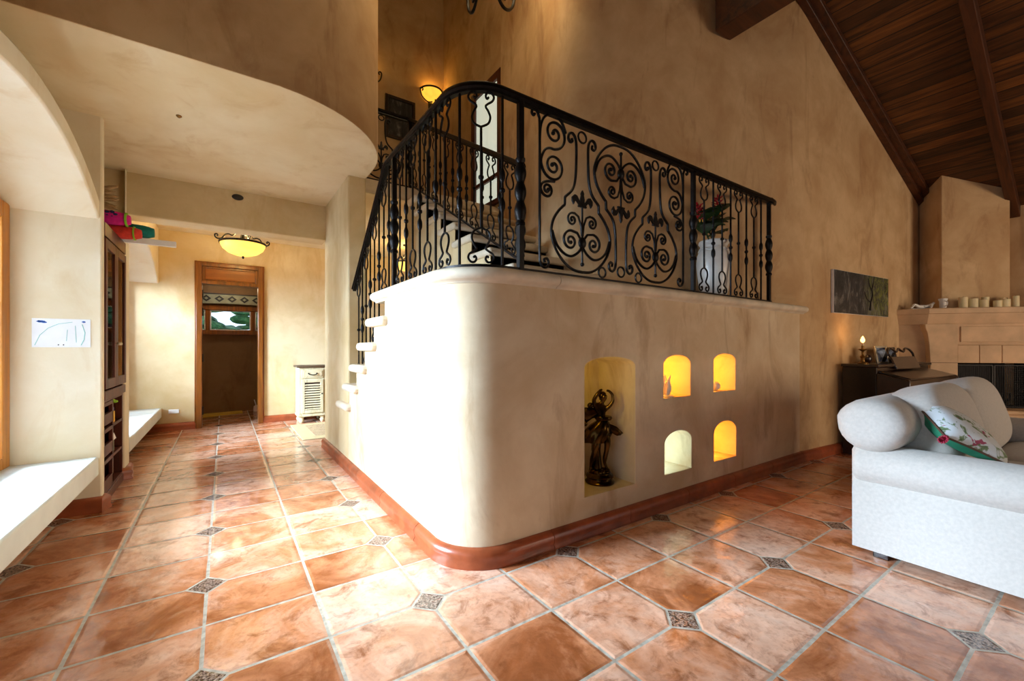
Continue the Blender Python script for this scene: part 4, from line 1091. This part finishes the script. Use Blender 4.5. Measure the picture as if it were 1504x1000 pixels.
pn = thing('upright_piano', 'dark upright piano standing against the gable wall behind the sofa', 'piano', W(1.5, -.3))
X0, X1 = .785, 2.22
MB(TG).box(X0, X1, -.36, -.045, .06, .99).build('case', 'black_wood', pn, bevel=.008)
MB(TG).box(X0-.02, X1+.02, -.385, -.04, .99, 1.022).build('lid', 'black_wood', pn, bevel=.006)
MB(TG).box(X0, X0+.035, -.36, -.05, 0, .99).box(X1-.035, X1, -.36, -.05, 0, .99).build('side_panel', 'black_wood', pn, bevel=.006)
MB(TG).box(X0, X1, -.63, -.35, .60, .70).build('key_bed', 'black_wood', pn, bevel=.012)
for a, b_ in ((X0, X0+.05), (X1-.05, X1)):
    MB(TG).prism([(-.36, .69), (-.36, .93), (-.50, .895), (-.62, .875), (-.635, .85), (-.635, .69)], a, b_, 'x').build('cheek', 'black_wood', pn, bevel=.008)
    MB(TG).prism([(-.57, 0), (-.62, 0), (-.635, .10), (-.60, .35), (-.635, .60), (-.56, .60), (-.555, .35)], a+.01, b_-.005, 'x').build('leg', 'black_wood', pn, bevel=.006)
MB(TG).prism([(-.36, .955), (-.36, .93), (-.625, .862), (-.625, .882)], X0+.05, X1-.05, 'x').build('fallboard', 'black_wood', pn, bevel=.006)
MB(TG).box(X0+.05, X1-.05, -.63, -.61, .70, .862).build('front_rail', 'black_wood', pn, bevel=.004)
md = MB(TG @ Matrix.Translation((1.50, -.40, .96)) @ Matrix.Rotation(R(-22), 4, 'X')).box(-.33, .33, -.01, .01, 0, .15).build('music_desk', 'black_wood', pn, bevel=.006)
m = MB(TG @ Matrix.Translation((1.50, -.395, .97)) @ Matrix.Rotation(R(-22), 4, 'X'))
for d in (-1, 1): m.tube([(d*q.x, 0, q.y) for q in catmull([(.30, .12, 0), (.34, .18, 0), (.28, .235, 0), (.18, .24, 0), (.10, .20, 0), (0, .24, 0)], 5)], .012, 6)
m.build('music_desk_scroll', 'black_wood', pn)
MB(TG).box(1.25, 1.75, -.5, -.44, .04, .07).build('pedal_rail', 'black_wood', pn, smooth=0)
for x in (1.42, 1.5, 1.58): MB(TG).box(x-.012, x+.012, -.52, -.36, .05, .066).build('pedal', 'gilt', pn, bevel=.003)
# lamp and frames on the piano
lx = W(.885, -.20, 1.022)
cl = thing('candle_lamp', 'brass candle lamp with a lit flame bulb at the piano end', 'lamp', lx)
MB().lathe([(.05, 0), (.052, .012), (.02, .025), (.016, .06), (.028, .08), (.012, .10), (.012, .14), (.03, .155), (.045, .16), (.04, .168), (.014, .165), (.014, .205)], lx, 20).build('stick', 'gilt', cl, smooth=60)
MB().lathe([(.012, .205), (.013, .235)], lx, 12).build('candle_sleeve', 'wax', cl)
MB().lathe([(.004, .235), (.018, .248), (.022, .268), (.012, .295), (.002, .312)], lx, 12).build('flame_bulb', 'flame', cl, smooth=80)
def photo_frame(x, y, w, h, rz, mt, label):
    o = W(x, y, 1.022)
    t = thing('photo_frame', label, 'photo frame', o, 'photo frames on the piano')
    T = Matrix.Translation(o) @ Matrix.Rotation(R(-5+rz), 4, 'Z') @ Matrix.Rotation(R(-12), 4, 'X'); b_ = .022
    MB(T).box(-w/2, -w/2+b_, -.008, .008, 0, h).box(w/2-b_, w/2, -.008, .008, 0, h).box(-w/2+b_, w/2-b_, -.008, .008, 0, b_).box(-w/2+b_, w/2-b_, -.008, .008, h-b_, h).build('frame', mt, t, bevel=.003)
    MB(T).box(-w/2+b_, w/2-b_, -.003, .003, b_, h-b_).build('photo', 'photo', t, smooth=0)
    MB(T @ Matrix.Rotation(R(34), 4, 'X')).box(-.02, .02, .004, .009, .02, h*.7).build('strut', 'dark', t, smooth=0)
photo_frame(1.21, -.27, .16, .205, -24, 'silver', 'gilt photo frame standing next to the candle lamp')
photo_frame(1.62, -.19, .26, .19, -14, 'black_wood', 'wide dark photo frame behind the piano music desk')
tag(MB().ell(W(1.10, -.17, 1.075), (.045, .035, .053), 8).build('dark_ornament', 'black_wood'), 'rounded black ornament between the candle lamp and gilt frame', 'ornament')

# ------------------------------------------------------------------ corner fireplace
EX = Matrix(((.671, .741, 0, 7.446), (-.741, .671, 0, 1.444), (0, 0, 1, 0), (0, 0, 0, 1)))
FW = lambda x, y, z=0: EX @ Vector((x, y, z))
fp = thing('fireplace', 'sandstone corner fireplace with thick mantel and tiled lintel', 'fireplace', FW(.8, .1))
def mpoly(o): return [(-.246+o*.5, .194+o*.55), (0+o*.25, 0+o), (1.60-o*.25, 0+o), (1.85-o*.5, .194+o*.55), (1.70, .55), (.66, 1.0), (.10, .54)]
m = MB(EX)
m.loft([[(x, y, z) for x, y in mpoly(o)] for z, o in ((1.508, .075), (1.535, .06), (1.56, .055), (1.60, .03), (1.635, .022), (1.64, .005), (1.70, 0), (1.71, .01))])
m.build('mantel', 'fire_stone', fp, smooth=30)
MB(EX).prism([(-.205, .245), (.03, .13), (.34, .13), (.34, .95), (.55, .90), (.10, .56)], 0, 1.51).build('left_flank', 'fire_stone', fp, smooth=0)
MB(EX).prism([(1.26, .13), (1.57, .13), (1.80, .245), (1.65, .55), (1.26, .90)], 0, 1.51).build('right_flank', 'fire_stone', fp, smooth=0)
MB(EX).box(.34, 1.26, .10, .60, 1.012, 1.51).build('lintel', 'fire_stone', fp, smooth=0)
MB(EX).box(.385, 1.215, .085, .11, 1.275, 1.475).build('lintel_panel', 'fire_stone', fp, bevel=.006)
MB(EX).box(.34, 1.26, .078, .11, 1.238, 1.252).build('string_course', 'fire_stone', fp, bevel=.004)
for k in range(4): MB(EX).box(.343+.23*k, .343+.23*k+.224, .072, .11, 1.010, 1.234).build('lintel_tile', 'fire_stone', fp, bevel=.005)
for a, b_, sgn in ((.03, .335, 1), (1.265, 1.57, -1)):
    o0, o1 = (a, b_) if sgn > 0 else (b_, a)
    pr_ = [(o1, 0), (o1, 1.508), (o0-.045*sgn, 1.508), (o0-.04*sgn, 1.46), (o0-.015*sgn, 1.38), (o0-.0, 1.25), (o0+.012*sgn, 1.05), (o0+.012*sgn, .3), (o0-.01*sgn, .1), (o0-.01*sgn, 0)]
    pl = MB(EX).prism(pr_, .055, .16, 'y').build('pilaster', 'fire_stone', fp, bevel=.006)
    MB(EX).box(min(o0, o1)+.005, max(o0, o1)-.005, .0535, .056, 1.008, 1.013).build('block_joint', 'cord', pl, smooth=0)
MB(EX).box(.34, 1.26, .55, .60, .40, 1.02).box(.34, .37, .13, .56, .40, 1.02).box(1.23, 1.26, .13, .56, .40, 1.02).build('firebox', 'soot', fp, smooth=0)
MB(EX).box(.34, 1.26, .12, .60, .0, .44).build('firebox_floor', 'soot', fp, smooth=0)
MB(EX).box(.10, 1.50, -.17, .13, 0, .40).build('hearth_base', 'fire_stone', fp, smooth=0)
MB(EX).box(.08, 1.52, -.20, .13, .40, .445).build('hearth_slab', 'fire_stone', fp, bevel=.012)
fs = thing('fire_screen', 'black mesh fire screen standing inside the fireplace opening', 'fire screen', FW(.8, .20, .445))
m = MB(EX)
for a, b_ in ((.372, .80), (.806, 1.228)):
    m.box(a, a+.014, .20, .214, .445, .985).box(b_-.014, b_, .20, .214, .445, .985).box(a, b_, .20, .214, .445, .459).box(a, b_, .20, .214, .971, .985)
m.build('frame', 'iron', fs, smooth=0)
m = MB(EX)
for k in range(38): x = .386+.0222*k; m.box(x-.0015, x+.0015, .205, .209, .46, .97)
for k in range(22): z = .47+.0232*k; m.box(.386, 1.214, .205, .209, z-.0015, z+.0015)
m.build('mesh', 'iron', fs, smooth=0)
gr = thing('log_grate', 'iron log grate behind the fire screen mesh', 'grate', FW(.8, .36, .44))
m = MB(EX)
for k in range(6): x = .58+.085*k; m.tube([(x, .24, .62), (x, .26, .53), (x, .48, .53)], .010, 6)
m.tube([(.55, .30, .53), (1.04, .30, .53)], .010, 6).tube([(.55, .45, .53), (1.04, .45, .53)], .010, 6)
for x in (.58, 1.0):
    for y in (.30, .45): m.tube([(x, y, .44), (x, y, .53)], .010, 6)
m.build('bars', 'iron', gr)
struct(MB(EX).prism([(.29, .26), (1.018, .26), (1.018, .70), (.66, 1.05), (.29, .68)], 1.71, 4.3).build('wall_chimney', 'plaster_old', bevel=.01))
# candles and figures on the mantel
cand = None
info = [(.419, .14, .043, .10, 'single ivory candle furthest left of the mantel candles'), (.530, .12, .046, .11, 'second ivory candle from the left on the mantel'), (.625, .10, .044, .09, 'short candle left of the tall one in the mantel cluster'),
        (.697, .143, .036, .17, 'tall candle rising behind the middle of the mantel cluster'), (.752, .085, .040, .07, 'shortest candle of the mantel cluster'), (.838, .10, .046, .085, 'low wide candle right of the shortest mantel candle'),
        (.890, .128, .036, .18, 'slim candle behind the low wide one on the mantel'), (.955, .14, .032, .10, 'slim candle at the right end of the mantel row')]
for x, h, r, y, lab in info:
    o = FW(x, y, 1.71)
    if cand is None:
        cand = thing('pillar_candle', lab, 'candle', o, 'ivory candles on the mantel', local=True)
        lpart(MB().lathe([(.98, 0), (1, .02), (1, .97), (.93, 1.0), (.80, .985), (.55, .93), (.05, .91)], n=24), 'wax_body', 'wax', cand, smooth=50)
        lpart(MB().tube([(0, 0, .90), (.03, 0, 1.0), (.06, .02, 1.05)], [.05, .05, .03], 6), 'wick', 'dark', cand)
        cand.scale = (r, r, h)
    else: dup(cand, o, lab, scale=(r, r, h))
fg2 = thing('reclining_figurine', 'pale reclining figurine at the left end of the mantel', 'figurine', FW(-.02, .14, 1.71))
def Fm(x, y, z, r): return (x, y, z, r)
V = [Fm(.00, .15, 1.735, .026), Fm(.05, .15, 1.742, .024), Fm(.10, .15, 1.755, .026), Fm(.128, .15, 1.778, .012), Fm(.145, .15, 1.796, .020), Fm(-.04, .14, 1.745, .022), Fm(-.085, .13, 1.775, .016), Fm(-.105, .125, 1.74, .012), Fm(-.135, .12, 1.722, .010), Fm(.09, .11, 1.735, .013), Fm(.06, .08, 1.72, .010)]
skin('body', 'ceramic', V, [(0, 1), (1, 2), (2, 3), (3, 4), (0, 5), (5, 6), (6, 7), (7, 8), (2, 9), (9, 10)], fg2, EX)
MB(EX).box(-.13, .15, .09, .19, 1.71, 1.716).build('base', 'ceramic', fg2, bevel=.002)
mg = thing('stone_cup', 'pale stone cup standing beside the chimney on mantel', 'cup', FW(.205, .10, 1.71))
MB(EX).lathe([(.026, 0), (.034, .01), (.036, .09), (.044, .11), (.046, .125), (.036, .125), (.03, .02)], (.205, .10, 1.71), 18).build('body', 'ceramic', mg)
MB(EX).tube(catmull([(.205, .062, 1.80), (.205, .03, 1.79), (.205, .03, 1.75), (.205, .066, 1.735)], 5), .006, 6).build('handle', 'ceramic', mg)

# ------------------------------------------------------------------ upper hall: sconces, pictures, chandelier
def sconce(x, label):
    t = thing('wall_sconce', label, 'wall lamp', (x, 6.3, 5.22), 'iron sconces on the gallery wall', local=True)
    lpart(MB().box(-.05, .05, -.02, 0, -.22, .10), 'back_plate', 'iron', t, bevel=.008)
    m = MB()
    m.tube(catmull([(0, -.02, -.16), (0, -.08, -.24), (0, -.16, -.20), (0, -.17, -.13)], 5), .012, 6)
    for d in (-1, 1):
        m.tube([(d*q.x, -.10+q.z, q.y) for q in catmull([(.02, -.14, 0), (.10, -.16, 0), (.19, -.10, 0), (.22, 0, 0), (.20, .03, 0), (.175, .01, 0), (.19, -.015, 0)], 5)], .010, 6)
    lpart(m, 'bracket', 'iron', t, smooth=60)
    rings = []
    for r, z in ((.03, -.12), (.09, -.10), (.14, -.05), (.165, .01), (.17, .06)):
        rings.append([(r*cos(PI+PI*k/16), r*sin(PI+PI*k/16)-.005, z) for k in range(17)])
    m = MB().loft(rings, closed=False, cap=False)
    lpart(m, 'shade', 'sconce_glass', t, smooth=80)
    lpart(MB().tube([(.178*cos(PI+PI*k/16), .178*sin(PI+PI*k/16)-.004, .065) for k in range(17)], .014, 6), 'rim', 'iron', t)
    return t
sconce(2.73, 'lit amber iron sconce on the dark upper gallery wall')
sconce(1.69, 'iron sconce half hidden behind the curved upper wall edge')
pf = thing('framed_picture', 'dark framed picture on the gallery wall below the sconces', 'picture', (2.22, 6.28, 4.69))
MB().box(1.985, 2.03, 6.26, 6.297, 4.37, 5.01).box(2.41, 2.455, 6.26, 6.297, 4.37, 5.01).box(2.03, 2.41, 6.26, 6.297, 4.37, 4.415).box(2.03, 2.41, 6.26, 6.297, 4.965, 5.01).build('frame', 'black_wood', pf, bevel=.006)
MB().box(2.03, 2.41, 6.285, 6.295, 4.415, 4.965).build('print', 'painting', pf, smooth=0)
ch = thing('chandelier', 'black iron chandelier whose scrolled bottom hangs at the top edge', 'chandelier', (1.80, 3.05, 4.0))
cx, cy = 1.80, 3.05; CZ = .235
MB().lathe([(.004, 3.93), (.022, 3.95), (.03, 4.0), (.02, 4.06), (.045, 4.12), (.06, 4.2), (.03, 4.3), (.022, 4.5), (.045, 4.6), (.02, 4.75), (.014, 5.0)], (cx, cy, CZ), 16).build('column', 'iron', ch, smooth=60)
for k in range(6):
    T = Matrix.Translation((cx, cy, CZ)) @ Matrix.Rotation(R(60*k+20), 4, 'Z'); m = MB(T)
    m.tube([(q.x, 0, q.y) for q in catmull([(.03, 4.42, 0), (.12, 4.36, 0), (.15, 4.18, 0), (.20, 4.03, 0), (.30, 4.00, 0), (.40, 4.08, 0), (.44, 4.22, 0), (.44, 4.32, 0)], 6)], .014, 6)
    m.tube([(q.x, 0, q.y) for q in catmull([(.17, 4.10, 0), (.24, 4.16, 0), (.30, 4.13, 0), (.29, 4.08, 0), (.255, 4.09, 0)], 6)], .010, 6)
    o = m.build('arm', 'iron', ch, smooth=60)
    MB(T).lathe([(.02, 4.30), (.06, 4.33), (.065, 4.345), (.02, 4.34)], (.44, 0, 0), 12).build('drip_cup', 'iron', o)
    MB(T).lathe([(.016, 4.34), (.016, 4.43)], (.44, 0, 0), 10).build('candle_tube', 'wax', o)
    MB(T).lathe([(.008, 4.43), (.018, 4.45), (.014, 4.48), (.002, 4.52)], (.44, 0, 0), 10).build('flame_bulb', 'flame', o)
m = MB()
for k in range(28): 
    z = 5.29+.069*k
    m.tube([(cx+(.018*cos(a) if k % 2 else 0), cy+(0 if k % 2 else .018*cos(a)), z+.045*sin(a)) for a in [2*PI*i/8 for i in range(8)]], .006, 5, True)
m.build('chain', 'iron', ch); bpy.data.objects['chain']['kind'] = 'stuff'

# ------------------------------------------------------------------ outside the back room window
tr = thing('garden_tree', 'sunlit green tree outside the far back room window', 'tree', (.8, 14, 0))
m = MB()
for k in range(260):
    a, q = random.uniform(0, 2*PI), random.random()**.5
    c = Vector((.8+3.4*q*cos(a), 14+1.2*q*sin(a), 2.2+random.uniform(-1.6, .55)+.25*cos(a*3)))
    T = Matrix.Rotation(random.uniform(0, 6), 4, 'Z') @ Matrix.Rotation(random.uniform(-.6, .6), 4, 'X')
    m.ell(c, (random.uniform(.15, .45), random.uniform(.15, .35), random.uniform(.06, .14)), 4, T)
o = m.build('foliage', 'foliage', tr, smooth=0); o['kind'] = 'stuff'
MB().tube([(.8, 14, 0), (.85, 14.1, 1.2), (.8, 14, 2.6)], [.18, .14, .06], 8).build('trunk', 'rafter', tr)
struct(MB().box(-12, 14, 9.9, 22, -.3, -.1).build('floor_garden', simple('lawn', srgb(90, 120, 60), .9), smooth=0))

# ------------------------------------------------------------------ light
w = bpy.data.worlds.new('sky'); S.world = w; w.use_nodes = True
wn = w.node_tree.nodes; bg = wn['Background']; bg.inputs[0].default_value = (.72, .86, 1, 1); bg.inputs[1].default_value = 1.7
def area(name, loc, rot, sx, sy, e, col):
    l = bpy.data.lights.new(name, 'AREA'); l.shape = 'RECTANGLE'; l.size = sx; l.size_y = sy; l.energy = e; l.color = col
    o = bpy.data.objects.new(name, l); COL.objects.link(o); o.location = loc; o.rotation_euler = rot; return o
def point(name, loc, e, col, r=.05):
    l = bpy.data.lights.new(name, 'POINT'); l.energy = e; l.color = col; l.shadow_soft_size = r
    o = bpy.data.objects.new(name, l); COL.objects.link(o); o.location = loc; return o
DAY = (.68, .85, 1)
FACE_U = (0, R(-90), 0)            # shining towards +x, in through the windows of the left wall
area('daylight_bay', (-4.0, 4.5, 2.6), (0, R(-76), R(-14)), 2.2, 2.8, 1900, DAY)
area('daylight_alcove', (-2.7, 6.6, 2.0), FACE_U, 1.7, 3.2, 190, DAY)
for loc, rot, sx, sy in (((-1.5, .1, 1.28), FACE_U, 1.7, 2.4), ((-1.5, -2.7, 1.28), FACE_U, 1.7, 2.4), ((6.4, -4.4, 1.5), (R(90), 0, 0), 3.0, 2.0), ((.16, 9.76, 1.72), (R(-90), 0, 0), 1.6, .42)):
    area('sky_portal', loc, rot, sx, sy, 1, (1, 1, 1)).data.cycles.is_portal = True
area('warm_fill', (6.4, -4.9, 1.5), (R(90), 0, 0), 2.8, 1.8, 120, (1, .70, .40))  # unseen warm fill, added behind the camera to lift the fireplace side
WARM = (1, .68, .24)
point('lamp_hall', (L1[0], L1[1], L1[2]+.05), 34, WARM, .1)
point('lamp_foyer', (L2[0], L2[1], L2[2]+.05), 24, WARM, .1)
point('lamp_sconce', (2.73, 6.20, 5.33), 1.5, (1, .60, .12), .05)
point('lamp_sconce_hidden', (1.69, 6.20, 5.33), .9, (1, .60, .12), .05)
point('lamp_chandelier', (1.80, 3.05, 4.75), 32, (1, .76, .42), .25)
point('lamp_backroom', (.19, 9.0, 2.3), 2.5, (1, .8, .5), .08)
for q, e, c in zip(NICHES, (3.4, 3.4, 2.2, 3.4), ((1, .45, .05), (1, .45, .05), (.5, .85, 1), (1, .45, .05))):
    point('lamp_niche', (q[0]+.10, V0+.20, q[3]-.10 if q[2] > .5 else q[2]+.10), e, c, .03)
point('lamp_statue', (1.94, V0+.08, .95), .8, (1, .78, .06), .03)
point('lamp_candle', W(.885, -.20, 1.40), .8, (1, .5, .15), .03)

# ------------------------------------------------------------------ camera
cam = bpy.data.cameras.new('camera'); co = bpy.data.objects.new('camera', cam); COL.objects.link(co)
co.location = (0, 0, 1.2); co.rotation_euler = (R(90), 0, -.5988)
cam.sensor_width = 36; cam.lens = 36*619.24/1504; cam.shift_y = 10.97/1504; cam.clip_start = .02
S.camera = co
S.view_settings.view_transform = 'Standard'; S.view_settings.look = 'None'; S.view_settings.gamma = 1; S.view_settings.use_curve_mapping = False
S.view_settings.exposure = .45
